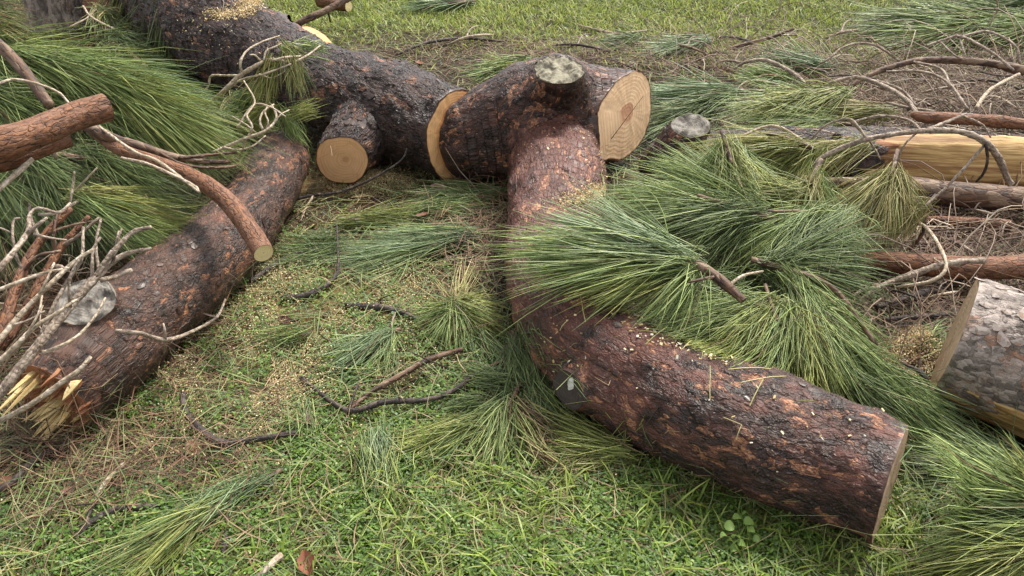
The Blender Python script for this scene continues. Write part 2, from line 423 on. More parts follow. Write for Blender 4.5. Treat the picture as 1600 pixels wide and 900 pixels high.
M['stalk'] = branch_material('stalk', (0.1, 0.16, 0.04), (0.14, 0.2, 0.05), (0.12, 0.16, 0.05), 60)
# ---------------------------------------------------------------- logs: smooth union of tapered limbs, sawn flat at their ends
CAPS = []                                         # (a, b, ra, rb) of everything solid, for needles and grass to lie on
def closest(p, A, B):
    d = B - A; t = np.clip(((p - A) @ d) / (d @ d), 0, 1)
    return t, A + t[:, None] * d
class Branch:
    def __init__(self, pts, rad, red=0.0, step=0.04, bias=0.0):
        self.bias = bias
        pts = np.asarray(pts, float)
        rad = np.interp(np.linspace(0, 1, len(pts)), np.linspace(0, 1, len(rad)), rad)
        red = np.interp(np.linspace(0, 1, len(pts)), np.linspace(0, 1, len(np.atleast_1d(red))), np.atleast_1d(red))
        C = catmull(np.concatenate([pts, rad[:, None], red[:, None]], 1), step=step)
        self.C, self.r, self.red = C[:, :3], C[:, 3], C[:, 4]
        self.T, self.N, self.B = frames(self.C)
        self.s = np.concatenate([[0], np.cumsum(np.linalg.norm(np.diff(self.C, axis=0), axis=1))])
        for i in range(len(self.C) - 1): CAPS.append((self.C[i], self.C[i + 1], self.r[i], self.r[i + 1]))
    def query(self, p):
        best = np.full(len(p), 1e9); idx = np.zeros(len(p), int); tt = np.zeros(len(p)); rad = np.zeros((len(p), 3))
        for i in range(len(self.C) - 1):
            t, q = closest(p, self.C[i], self.C[i + 1])
            v = p - q; L = np.linalg.norm(v, axis=1) + 1e-9
            d = L - (self.r[i] * (1 - t) + self.r[i + 1] * t)
            m = d < best
            best[m], idx[m], tt[m] = d[m], i, t[m]
            rad[m] = (v / L[:, None])[m]
        return best, idx, tt, rad
def smooth_union(p, brs, k):
    qs = [b.query(p) for b in brs]
    D = np.stack([q[0] for q in qs]); m = D.min(0)
    w = np.exp(-(D - m) / k); d = m - k * np.log(w.sum(0)) * 0.55
    g = (w[..., None] * np.stack([q[3] for q in qs])).sum(0)
    return d, g / (np.linalg.norm(g, axis=1)[:, None] + 1e-9), D.argmin(0), qs
def make_log(name, label, cat, brs, cuts, mat, voxel=0.01, k=0.035, lump=0.012, group=None, seed=0, holes=()):
    """brs: Branch list. cuts: (branch, end 0|1, normal or None, material, part label). Returns the thing and its cut centres."""
    # rough closed tubes -> voxel union
    V, F, o = [], [], 0
    for b in brs:
        C = np.concatenate([[b.C[0] - b.T[0] * b.r[0] * .7], b.C, [b.C[-1] + b.T[-1] * b.r[-1] * .7]])
        r = np.concatenate([[b.r[0] * .8], b.r, [b.r[-1] * .8]])
        T, N, B = frames(C); th = np.linspace(0, 2 * np.pi, 24, endpoint=False)
        v = C[:, None] + (N[:, None] * np.cos(th)[None, :, None] + B[:, None] * np.sin(th)[None, :, None]) * r[:, None, None]
        n = len(C); i = np.arange(n - 1)[:, None] * 24; j = np.arange(24)[None]; kk = (j + 1) % 24
        f = np.stack([i + j, i + kk, i + 24 + kk, i + 24 + j], -1).reshape(-1, 4)
        V.append(v.reshape(-1, 3)); F += (f + o).tolist()
        F.append((o + np.arange(24))[::-1].tolist()); F.append((o + (n - 1) * 24 + np.arange(24)).tolist())
        o += n * 24
    me = bpy.data.meshes.new('rough'); me.from_pydata(np.concatenate(V).tolist(), [], F)
    tmp = bpy.data.objects.new('rough', me); COL.objects.link(tmp)
    md = tmp.modifiers.new('remesh', 'REMESH'); md.mode = 'VOXEL'; md.voxel_size = voxel
    dg = bpy.context.evaluated_depsgraph_get()
    ev = bpy.data.meshes.new_from_object(tmp.evaluated_get(dg))
    bpy.data.objects.remove(tmp)
    n = len(ev.vertices); p = np.empty(n * 3); ev.vertices.foreach_get('co', p); p = p.reshape(-1, 3)
    for it in range(4):
        d, g, near, qs = smooth_union(p, brs, k)
        d = d - lump * (fnoise(p * 4.5, seed) + 0.28 * fnoise(p * 14, seed + 7))
        p = p - g * np.clip(d, -0.05, 0.05)[:, None]
    ev.vertices.foreach_set('co', p.astype(np.float32).ravel()); ev.update()
    bm = bmesh.new(); bm.from_mesh(ev)
    loops = []
    for (bi, end, nrm, cm, cl, *ex) in cuts:
        wide = ex[0] if ex else 0
        b = brs[bi]; c = b.C[-1 if end else 0]; r = b.r[-1 if end else 0]
        nn = (b.T[-1] if end else -b.T[0]) if nrm is None else np.asarray(nrm, float)
        nn = nn / np.linalg.norm(nn)
        cv, nv = Vector(c), Vector(nn)
        bm.verts.ensure_lookup_table()
        P_ = np.array([v.co[:] for v in bm.verts]); q_ = P_ - c; al = q_ @ nn
        cand = np.where((np.linalg.norm(q_, axis=1) < r * max(2.0, wide * 1.3)) & (al > -r * .7) & (np.linalg.norm(q_ - al[:, None] * nn, axis=1) < r * (wide or 1.6)))[0]
        ds = np.stack([o_.query(P_[cand])[0] for o_ in brs])
        loc = [bm.verts[i] for i in cand[bool(wide) | (ds[bi] < ds.min(0) + .02) | (np.delete(ds, bi, 0).min(0, initial=9) > .004)]]
        S = set(loc); faces = [f for f in bm.faces if all(v in S for v in f.verts)]
        E = {e for f in faces for e in f.edges}; VV = {v for f in faces for v in f.verts}
        old_rim = {v for e in bm.edges if e.is_boundary for v in e.verts}
        res = bmesh.ops.bisect_plane(bm, geom=list(VV) + list(E) + faces, plane_co=cv, plane_no=nv, clear_outer=True, dist=1e-5)
        ce = [e for e in res['geom_cut'] if isinstance(e, bmesh.types.BMEdge) and e.is_valid]
        lv = np.array([v.co[:] for v in ({v for e in bm.edges if e.is_boundary for v in e.verts} - old_rim if wide else {v for e in ce for v in e.verts})])
        c0 = lv.mean(0); tx = np.cross(nn, (0.3, 0.2, 1.0)); tx /= np.linalg.norm(tx); ty = np.cross(nn, tx)
        lp = lv[np.argsort(np.arctan2((lv - c0) @ ty, (lv - c0) @ tx))]
        loops.append((lp, c, nn, r, cm, cl))
    bm.to_mesh(ev); bm.free()
    n = len(ev.vertices); p = np.empty(n * 3); ev.vertices.foreach_get('co', p); p = p.reshape(-1, 3)
    d, g, near, qs = smooth_union(p, brs, k)
    near = (np.stack([q[0] for q in qs]) + np.array([b.bias for b in brs])[:, None]).argmin(0)
    bk = np.zeros((n, 3)); rd = np.zeros(n); dm = np.ones(n)
    for i, b in enumerate(brs):
        m = near == i
        if not m.any(): continue
        ix, t = qs[i][1][m], qs[i][2][m]
        lerp = lambda A: A[ix] * (1 - t)[:, None] + A[ix + 1] * t[:, None] if A.ndim > 1 else A[ix] * (1 - t) + A[ix + 1] * t
        v = p[m] - lerp(b.C); rr = lerp(b.r)
        Nn, Bb = lerp(b.N), lerp(b.B)
        a, c = (v * Nn).sum(1), (v * Bb).sum(1); L = np.hypot(a, c) + 1e-6
        sv = lerp(b.s); q0 = (p[m] - b.C[0]) @ b.T[0]; q1 = (p[m] - b.C[-1]) @ b.T[-1]
        sv = np.where((ix == 0) & (t <= 0), q0, np.where((ix == len(b.C) - 2) & (t >= 1), b.s[-1] + q1, sv))
        bk[m] = np.stack([a, c, sv], 1) + i * 2.31 + seed * 0.77
        rd[m] = lerp(b.red)
    for lp, c, nn, r, cm, cl in loops:
        q = (p - c) @ nn; far = np.linalg.norm(p - c, axis=1) > 2.2 * r
        dm = np.minimum(dm, np.where(far, 1, np.clip(-q / 0.02, 0, 1)))
    at = ev.attributes.new('bk', 'FLOAT_VECTOR', 'POINT'); at.data.foreach_set('vector', bk.astype(np.float32).ravel())
    at = ev.attributes.new('rd', 'FLOAT', 'POINT'); at.data.foreach_set('value', rd.astype(np.float32))
    at = ev.attributes.new('dm', 'FLOAT', 'POINT'); at.data.foreach_set('value', dm.astype(np.float32))
    for pl in ev.polygons: pl.use_smooth = True
    ev.materials.clear(); ev.materials.append(mat)
    low = p[p[:, 2].argmin()]
    root = empty(name, Vector((brs[0].C[len(brs[0].C) // 2][0], brs[0].C[len(brs[0].C) // 2][1], max(0, p[:, 2].min()))))
    tag(root, label, cat, group)
    off = root.location
    ev.transform(Matrix.Translation(-Vector(off)))
    ev.name = 'bark'
    link('bark', ev, root)
    for lp, c, nn, r, cm, cl in loops:
        if len(lp) < 8: continue
        o = cut_face(lp, nn, cm, root, rough=.011 if cm.name in ('cut_lichen', 'cut_weathered') else .0015)
        if cl: o['label'] = cl
    return root, ev, np.array(off)
def cut_face(lp, nn, cm, root, pith=None, rough=0.0012, name='cut_face'):
    off = np.array(root.location)
    c0 = lp.mean(0); T = np.cross(nn, (0, 0, 1.0)); T /= np.linalg.norm(T) + 1e-9; Bv = np.cross(nn, T)
    R0 = np.linalg.norm(lp - c0, axis=1).mean()
    pi = c0 + (T * rng.uniform(-.12, .12) + Bv * rng.uniform(-.12, .12)) * R0
    fs = [1, .985, .95, .9, .82, .72, .6, .45, .3, .15]
    V = np.concatenate([pi + (lp - pi) * f for f in fs] + [pi[None]])
    rr = np.concatenate([np.full(len(lp), f) for f in fs] + [[0]])
    m = len(lp); j = np.arange(m); k = (j + 1) % m
    F = np.concatenate([np.stack([a * m + j, a * m + k, (a + 1) * m + k, (a + 1) * m + j], 1) for a in range(len(fs) - 1)])
    b = (len(fs) - 1) * m
    tri = np.stack([b + j, b + k, np.full(m, len(V) - 1)], 1)
    e1 = np.cross(V[F[0][1]] - V[F[0][0]], V[F[0][2]] - V[F[0][0]])
    if e1 @ nn < 0: F, tri = F[:, ::-1], tri[:, ::-1]
    cp = np.stack([(V - c0) @ T, (V - c0) @ Bv, np.zeros(len(V))], 1)
    V = V + nn * (rough * fnoise(V * 40, 3) * (rr < 0.99))[:, None]
    me = mesh_np(name, V - off, [F, tri], cm, attrs={'rr': ('FLOAT', rr), 'cp': ('FLOAT_VECTOR', cp + rng.uniform(-3, 3))})
    return link(name, me, root)
_flake_meshes = {}
def flake_meshes(matname, size=0.03):
    if matname in _flake_meshes: return _flake_meshes[matname]
    out = []
    for q in range(6):
        m = 9; th = np.linspace(0, 2 * np.pi, m, endpoint=False)
        rad = size * (0.55 + 0.45 * rng.random(m)); x, y = np.cos(th) * rad * 0.75, np.sin(th) * rad * 1.25
        curl = lambda x_, y_: 0.0035 + 3.0 * (x_ ** 2) * -1 + 2.2 * y_ ** 2 * (0.4 + q % 3 * 0.5)
        top = np.stack([x, y, curl(x, y)], 1); bot = np.stack([x * .93, y * .93, curl(x, y) - 0.0035], 1)
        V = np.concatenate([top, bot, [[0, 0, 0.0045]]])
        j = np.arange(m); k = (j + 1) % m
        F4 = np.stack([j + m, k + m, k, j], 1); F3 = np.stack([j, k, np.full(m, 2 * m)], 1)
        bk = V * np.array((1, 1, 1.0)) + rng.uniform(-5, 5, 3)
        bk = bk[:, [0, 2, 1]]
        out.append(mesh_np('bark_flake', V, [F4, F3], M[matname], smooth=False, attrs={'bk': ('FLOAT_VECTOR', bk), 'rd': ('FLOAT', np.full(len(V), rng.random() * .5)), 'dm': ('FLOAT', np.zeros(len(V)))}))
    _flake_meshes[matname] = out
    return out
def scatter_flakes(root, ev, off, brs, matname, count, size=(0.5, 1.2), facing=0.1):
    ms = flake_meshes(matname)
    n = len(ev.polygons); ctr = np.empty(n * 3); nr = np.empty(n * 3)
    ev.polygons.foreach_get('center', ctr); ev.polygons.foreach_get('normal', nr)
    ctr, nr = ctr.reshape(-1, 3) + off, nr.reshape(-1, 3)
    view = CO - ctr; view /= np.linalg.norm(view, axis=1)[:, None]
    ok = np.where(((view * nr).sum(1) > facing) & (ctr[:, 2] > 0.03))[0]
    D, g, near, qs = smooth_union(ctr[ok], brs, 0.03)
    for i in rng.choice(len(ok), min(count, len(ok)), replace=False):
        c, nn = ctr[ok[i]], nr[ok[i]]
        b = brs[near[i]]; t = b.T[min(qs[near[i]][1][i], len(b.T) - 1)]
        y = t - nn * (t @ nn); y /= np.linalg.norm(y) + 1e-9
        a = rng.normal() * 0.35
        y = y * math.cos(a) + np.cross(nn, y) * math.sin(a)
        x = np.cross(y, nn)
        s = rng.uniform(*size)
        o = link('bark_flake', ms[rng.integers(6)], root)
        mt = Matrix((tuple(x), tuple(y), tuple(nn))).transposed().to_4x4()
        o.matrix_local = Matrix.Translation(Vector(c - off + nn * 0.002)) @ mt @ Matrix.Diagonal((s, s, s, 1))

def pxs(rows):
    """rows (px, py, z) -> world points"""
    a = np.asarray(rows, float)
    return P(a[:, 0], a[:, 1], a[:, 2])
def rpx(pts, half):
    """radii that span half pixels at each point"""
    return depth(pts) * np.asarray(half, float) / FPX

# --- the thick trunk running away to the far end, sawn through at its near end
tr = pxs([(215, -40, .30), (330, 42, .275), (420, 92, .25), (490, 128, .235), (570, 160, .22), (650, 186, .21), (716, 207, .20)])
trunkA = Branch(tr, rpx(tr, [78, 77, 68, 66, 71, 72, 72]), 0.05)
st = pxs([(585, 170, .22), (562, 215, .17), (532, 255, .12)])
stubA = Branch(st, rpx(st, [45, 42, 39]), 0.25)
up = pxs([(462, 110, .26), (490, 66, .30)])
stubA2 = Branch(up, rpx(up, [34, 30]), 0.1)
nA = trunkA.T[-1].copy(); nA = nA / np.linalg.norm(nA)
faceA = np.array((0.80, -0.60, 0.04))
logA, meA, offA = make_log('trunk_log', 'thickest dark trunk log with a round tan stub end near the ground', 'log',
    [trunkA, stubA, stubA2], [(0, 1, faceA, M['cut_orange'], 'orange crescent of sawn wood at the trunk end'),
     (1, 1, (-0.10, -0.90, -0.08), M['cut_tan'], 'round tan stub end with growth rings'), (2, 1, (0.45, -0.35, 0.8), M['cut_orange'], 'half hidden orange stub end on the far side')],
    M['bark_trunk'], 0.010, 0.03, 0.020, seed=1)
scatter_flakes(logA, meA, offA, [trunkA, stubA, stubA2], 'bark_trunk', 150, (0.35, 1.0))

# --- the forked log: short butt, upper stub, old stub, long limb bending to the viewer
bt = pxs([(727, 214, .175), (790, 203, .195), (850, 196, .22)])
buttB = Branch(bt, rpx(bt, [66, 76, 80]), 0.15)
us = pxs([(835, 195, .23), (900, 180, .25), (986, 177, .25)])
upB = Branch(us, rpx(us, [80, 74, 65]), 0.3)
os_ = pxs([(872, 165, .30), (883, 114, .525)])
oldB = Branch(os_, rpx(os_, [66, 30]), 0.1, bias=.05)
lm = pxs([(860, 232, .10), (874, 288, .155), (870, 345, .165), (868, 420, .155), (893, 500, .150), (975, 577, .145), (1110, 648, .142), (1250, 705, .14), (1392, 756, .138)])
limbB = Branch(lm, rpx(lm, [48, 73, 70, 73, 82, 88, 93, 98, 101]), [.7, 1, 1, .9, .8, .55, .35, .3, .3])
def on_surface(br, px, py, tilt):
    """the spot on a branch that shows at a photo pixel, and its outward direction there"""
    best = None
    for i in range(0, len(br.C)):
        for a in np.linspace(0, 2 * np.pi, 90, endpoint=False):
            d = br.N[i] * math.cos(a) + br.B[i] * math.sin(a); p = br.C[i] + d * br.r[i]
            if d @ (CO - p) < 0: continue
            q = pix(p); e = (q[0] - px) ** 2 + (q[1] - py) ** 2
            if best is None or e < best[0]: best = (e, p, d, i)
    return best[1], best[2]
kp, kd = on_surface(limbB, 905, 597, 0)
kd2 = kd + 0.3 * (CO - kp) / np.linalg.norm(CO - kp); kd2 /= np.linalg.norm(kd2)
knotB = Branch(np.stack([kp - kd2 * .07, kp + kd2 * .026]), [0.078, 0.05], 0.2, step=.02, bias=.03)
brsB = [buttB, upB, oldB, limbB, knotB]
logB, meB, offB = make_log('forked_log', 'big forked log whose reddish limb bends round towards the grass in front', 'log',
    brsB, [(0, 0, -faceA, M['cut_orange'], None), (1, 1, (0.78, -0.60, 0.08), M['cut_fresh'], 'pale oval sawn end with reddish heartwood'),
           (2, 1, (-0.19, -0.08, 0.96), M['cut_lichen'], 'old stub cut, grey with lichen', 2.3),
           (3, 1, limbB.T[-1] + .115 * (CO - limbB.C[-1]) / np.linalg.norm(CO - limbB.C[-1]), M['cut_edge'], 'sawn end of the long limb, seen almost edge on'),
           (4, 1, None, M['cut_dark'], 'round blackened knot with a white resin blot')],
    M['bark_limb'], 0.0065, 0.045, 0.019, seed=2)
scatter_flakes(logB, meB, offB, brsB, 'bark_limb', 60, (0.15, 0.45))

# --- the log lying on the other side of the lawn strip, snapped at its near end
ll = pxs([(440, 246, .15), (402, 315, .145), (330, 400, .14), (240, 475, .138), (150, 555, .135), (82, 622, .12)])
leftL = Branch(ll, rpx(ll, [44, 52, 60, 68, 74, 66]), [.5, .4, .5, .45, .4, .5])
ks = pxs([(150, 515, .16), (134, 470, .297)])
knotL = Branch(ks, rpx(ks, [52, 44]), 0.1, bias=.05)
logL, meL, offL = make_log('broken_log', 'brown log with a snapped splintery end and a grey old knot, bare twigs across it', 'log',
    [leftL, knotL], [(0, 1, None, M['split_red'], 'snapped end of torn reddish wood'), (1, 1, (0.12, -0.3, 0.9), M['cut_weathered'], 'old knot scar, weathered grey'), (0, 0, None, M['cut_tan'], None)],
    M['bark_fallen'], 0.009, 0.025, 0.009, seed=3)
scatter_flakes(logL, meL, offL, [leftL, knotL], 'bark_fallen', 30, (0.2, 0.6))

# --- split log on the far side of the needles
sl = pxs([(1045, 262, .125), (1120, 250, .125), (1250, 246, .125), (1400, 248, .125), (1600, 258, .125), (1800, 270, .125)])
splitS = Branch(sl, rpx(sl, [42, 44, 46, 47, 50, 52]), .2)
ss = pxs([(1045, 262, .14), (1082, 197, .34)])
stubS = Branch(ss, rpx(ss, [38, 27]), .3)
logS, meS, offS = make_log('split_log', 'dark log with a long strip of bark torn off showing yellow wood', 'log',
    [splitS, stubS], [(1, 1, (-0.1, -0.25, 0.95), M['cut_weathered'], 'stub top weathered pale grey'), (0, 1, None, M['cut_tan'], None)],
    M['bark_trunk'], 0.011, 0.03, 0.008, seed=4)

# --- grey-barked log at the edge
gr = pxs([(1489, 527, .17), (1560, 552, .17), (1680, 592, .17), (1830, 640, .17)])
greyG = Branch(gr, rpx(gr, [99, 103, 110, 116]), 0.0)
gn = greyG.T[0] * -1 + .17 * (CO - greyG.C[0]) / np.linalg.norm(CO - greyG.C[0])
logG, meG, offG = make_log('grey_log', 'thick log with scaly grey bark, its sawn face turned away', 'log',
    [greyG], [(0, 0, gn, M['cut_edge'], 'thin pale rim of the sawn face'), (0, 1, None, M['cut_tan'], None)], M['bark_grey'], 0.0085, 0.03, 0.009, seed=5)
scatter_flakes(logG, meG, offG, [greyG], 'bark_grey', 120, (0.3, 0.75))
# ---------------------------------------------------------------- ground
def gauss(px, py, blobs):
    """blobs in photo pixels: what grows or lies where"""
    w = np.zeros(np.shape(px))
    for cx, cy, rx, ry, a in blobs:
        w = w + a * np.exp(-(((px - cx) / rx) ** 2 + ((py - cy) / ry) ** 2))
    return np.clip(w, 0, 1)
Z_BROWN = [(800, 85, 260, 35, .8), (1120, 90, 180, 35, .9), (560, 110, 150, 40, .6), (1480, 200, 230, 120, .9), (1480, 400, 160, 130, 1), (120, 740, 200, 70, .75), (330, 640, 140, 60, .6),
           (760, 330, 90, 130, .8), (620, 330, 200, 60, .4), (780, 640, 80, 60, .5), (100, 420, 200, 250, .9), (250, 130, 160, 100, .8), (1040, 460, 200, 200, .7)]
Z_CHIP = [(420, 560, 170, 110, .75), (480, 440, 130, 60, .85), (330, 640, 150, 70, .7), (560, 500, 120, 50, .5), (600, 280, 60, 22, .8), (500, 290, 60, 30, .9), (630, 460, 100, 50, .4), (450, 690, 120, 60, .35)]
Z_GREEN = [(900, 800, 520, 130, 1), (200, 850, 300, 90, .7), (620, 640, 130, 90, .6), (1100, 25, 260, 45, .9), (1330, 60, 220, 60, .7), (700, 10, 300, 35, .8), (430, 30, 120, 50, .6), (650, 760, 200, 90, .8), (1300, 850, 200, 90, .9), (470, 500, 120, 100, .4), (800, 20, 500, 40, .6)]
Z_MOSS = [(950, 840, 420, 70, .7), (300, 850, 260, 60, .5), (760, 740, 120, 60, .5), (640, 620, 140, 80, 1), (430, 520, 150, 110, .6), (200, 650, 130, 40, .8), (560, 700, 120, 80, .7), (680, 820, 200, 90, .6), (100, 850, 140, 70, .7), (430, 800, 150, 90, .5), (1150, 830, 160, 60, .8), (1000, 860, 200, 60, .6)]
def world_col(x, y):
    p = np.stack([x, y, np.zeros_like(x)], -1)
    q = p - CO; w = q @ CF
    px = 800 + FPX * q[..., 0] / np.maximum(w, .3); py = 450 - FPX * (q @ CU) / np.maximum(w, .3)
    px = np.where(w < .3, 800, px); py = np.where(w < .3, 950, py)
    br, ch, gn = gauss(px, py, Z_BROWN), gauss(px, py, Z_CHIP), gauss(px, py, Z_GREEN)
    far = np.clip((np.hypot(x, y) - 6.5) / 3, 0, 1)
    gn = np.maximum(gn, far * .8)
    c = np.zeros(np.shape(x) + (3,)) + np.array((0.04, 0.03, 0.016))
    c = c + (np.array((0.045, 0.05, 0.016)) - c) * (gn * .8)[..., None]
    c = c + (np.array((0.05, 0.03, 0.019)) - c) * (br * .75)[..., None]
    c = c + (np.array((0.3, 0.21, 0.085)) - c) * (ch * .55)[..., None]
    return c
def axis_steps(lo, a, b, hi, near):
    """fine between a and b, growing outwards"""
    s = list(np.arange(a, b, near)); x, d = b, near
    while x < hi: s.append(x); d *= 1.22; x += d
    x, d = a, near; pre = []
    while x > lo: d *= 1.22; x -= d; pre.append(x)
    return np.array(pre[::-1] + s)
gx, gy = axis_steps(-150, -4.5, 4.5, 150, .035), axis_steps(-60, .6, 8, 250, .035)
GX, GY = np.meshgrid(gx, gy)
V = np.stack([GX, GY, gz(GX, GY)], -1)
V[..., 2] += 0.006 * n2(GX, GY, 22, 3, 2)
nx, ny = len(gx), len(gy)
i = (np.arange(ny - 1)[:, None] * nx + np.arange(nx - 1)[None])
F = np.stack([i, i + 1, i + nx + 1, i + nx], -1).reshape(-1, 4)
ground = link('ground', mesh_np('ground', V.reshape(-1, 3), F, M['soil'], attrs={'Col': ('FLOAT_COLOR', world_col(GX.ravel(), GY.ravel()))}))
tag(ground, 'damp trampled lawn of earth, moss and litter', 'ground', kind='structure')

CA = [np.array(x) for x in zip(*CAPS)]
def refresh_caps():
    global CA
    CA = [np.array(x) for x in zip(*CAPS)]
def push_out(C, margin=0.003, times=2):
    """needles lie on logs and ground, not inside them"""
    sh = C.shape; p = C.reshape(-1, 3).copy()
    lo, hi = p.min(0) - .05, p.max(0) + .05
    for _ in range(times):
        for A, B, ra, rb in zip(*CA):
            r = max(ra, rb)
            if (np.minimum(A, B) - r > hi).any() or (np.maximum(A, B) + r < lo).any(): continue
            t, q = closest(p, A, B); v = p - q; L = np.linalg.norm(v, axis=1) + 1e-9
            d = ra * (1 - t) + rb * t + margin
            m = L < d
            if m.any():
                vv = v[m] / L[m][:, None]
                vv[:, 2] += 0.25; vv /= np.linalg.norm(vv, axis=1)[:, None]
                p[m] = q[m] + vv * d[m][:, None]
    g = gz(p[:, 0], p[:, 1]) + 0.006
    low = p[:, 2] < g
    p[low, 2] = g[low] + np.abs(rng.normal(size=low.sum())) * 0.006
    return p.reshape(sh)
def inside_logs(p, f=0.98):
    bad = np.zeros(len(p), bool)
    for A, B, ra, rb in zip(*CA):
        r = max(ra, rb) + .02
        lo, hi = np.minimum(A, B) - r, np.maximum(A, B) + r
        m = np.where((p[:, 0] > lo[0]) & (p[:, 0] < hi[0]) & (p[:, 1] > lo[1]) & (p[:, 1] < hi[1]))[0]
        if not len(m): continue
        a2, b2 = A.copy(), B.copy()
        t, q = closest(p[m], A, B); v = p[m] - q
        bad[m] |= np.linalg.norm(v, axis=1) < (ra * (1 - t) + rb * t) * f
    return bad
def sample(n, weight, x0=-260, x1=1860, y0=-70, y1=990):
    """n spots on the ground, even in the view so near ground gets small close detail; returns xyz, px, py"""
    out = []
    got = 0
    while got < n:
        px, py = rng.uniform(x0, x1, n * 2), rng.uniform(y0, y1, n * 2)
        k = rng.random(n * 2) < weight(px, py)
        p = P(px[k], py[k], 0.0)
        p = p[~inside_logs(p)]
        if not len(p): continue
        out.append(p); got += len(p)
    p = np.concatenate(out)[:n]; p[:, 2] = gz(p[:, 0], p[:, 1])
    return p, depth(p)
def dirs(n):
    a = rng.uniform(0, 2 * np.pi, n)
    return np.stack([np.cos(a), np.sin(a), np.zeros(n)], 1)
def patchy(px, py, sc, seed): return np.clip(.5 + .9 * n2(px, py, sc, seed, 3), 0, 1)
def blades(name, label, cat, n, weight, length, width, cols, lean, K=4, mat='grass', grow=0.12, curl=0.5, lift=1.0):
    p, dep = sample(n, weight)
    sc = 1 + grow * np.clip(dep - 1.8, 0, 6)
    L = rng.uniform(*length, n) * sc * (0.75 + 0.5 * rng.random(n)); W = rng.uniform(*width, n) * sc
    d = dirs(n); up = np.array((0, 0, 1.0))
    ln = np.clip(rng.normal(lean, .3, n), 0.05, 1.45)
    t = np.linspace(0, 1, K)
    ang = ln[:, None] + curl * t[None] * (0.5 + rng.random(n))[:, None]
    stp = np.stack([np.sin(ang), np.cos(ang)], -1) * (L / (K - 1))[:, None, None]
    pos = np.concatenate([np.zeros((n, 1, 2)), np.cumsum(stp[:, :-1], 1)], 1)
    C = p[:, None] + d[:, None] * pos[..., :1] + up * pos[..., 1:] * lift
    C[..., 2] = np.maximum(C[..., 2], gz(C[..., 0], C[..., 1]) + 0.003)
    side = np.cross(d, up) + rng.normal(size=(n, 3)) * .35; side /= np.linalg.norm(side, axis=1)[:, None]
    w = W[:, None] * np.array([.7, 1.0, .75, .08] if K == 4 else [.7, 1, .9, .6, .06])[None]
    cols = np.asarray(cols); c = cols[rng.integers(len(cols), size=n)] * rng.uniform(.7, 1.3, (n, 1))
    cc = np.repeat(c[:, None], K, 1) * np.linspace(.8, 1.12, K)[None, :, None]
    V, F, vc = ribbons_np(C, w, side, cc)
    o = link(name, mesh_np(name, V, F, M[mat], attrs={'Col': ('FLOAT_COLOR', vc)}))
    return tag(o, label, cat, kind='stuff')
GREEN = [(0.162, 0.243, 0.038), (0.119, 0.184, 0.032), (0.216, 0.302, 0.059), (0.081, 0.130, 0.027), (0.270, 0.324, 0.086), (0.281, 0.238, 0.108), (0.135, 0.211, 0.038), (0.194, 0.281, 0.054)]
LIME = [(0.25, 0.34, 0.055), (0.19, 0.28, 0.045), (0.31, 0.39, 0.085), (0.12, 0.19, 0.035), (0.29, 0.33, 0.09)]
BRIGHT = [(0.36, 0.43, 0.07), (0.28, 0.36, 0.055), (0.42, 0.47, 0.1), (0.22, 0.28, 0.05), (0.4, 0.4, 0.13)]
BROWN = [(0.16, 0.09, 0.05), (0.11, 0.06, 0.035), (0.23, 0.15, 0.085), (0.07, 0.04, 0.025), (0.3, 0.22, 0.12)]
STRAW = [(0.4, 0.33, 0.18), (0.33, 0.26, 0.14), (0.28, 0.23, 0.1), (0.2, 0.2, 0.08)]
w_green = lambda x, y: (0.12 + .88 * gauss(x, y, Z_GREEN)) * (0.35 + .65 * patchy(x, y, .012, 31)) * (1 - .93 * gauss(x, y, Z_BROWN)) * (1 - .6 * gauss(x, y, Z_CHIP))
w_bottom = lambda x, y: gauss(x, y, [(960, 800, 360, 90, 1), (1330, 840, 160, 70, 1), (1000, 880, 500, 60, .8), (700, 800, 200, 80, .5), (250, 890, 250, 40, .3)])
w_moss = lambda x, y: gauss(x, y, Z_MOSS) * patchy(x, y, .016, 77)
w_brown = lambda x, y: .13 + .87 * gauss(x, y, Z_BROWN)
w_chip = lambda x, y: gauss(x, y, Z_CHIP) * np.clip(patchy(x, y, .02, 12) * 1.5 - .35, 0, 1) + .008
blades('grass', 'short fine lawn grass growing through the litter', 'grass', 72000, w_green, (.015, .048), (.0018, .003), GREEN, .75, curl=.9, grow=.16)
blades('broad_grass', 'broad bright grass blades arching in clumps', 'grass', 3800, w_bottom, (.05, .12), (.0035, .0065), LIME, .8, K=5, curl=1.1)
blades('bright_grass', 'yellow green turf beyond the logs', 'grass', 38000, lambda x, y: gauss(x, y, [(1100, 30, 300, 55, 1), (700, 15, 350, 40, .9), (1350, 70, 200, 45, .6), (420, 40, 120, 45, .7), (1100, -40, 1200, 40, .8)]), (.02, .05), (.003, .005), BRIGHT, .7, grow=.12)  # far turf with its own lighter, yellower blade colours

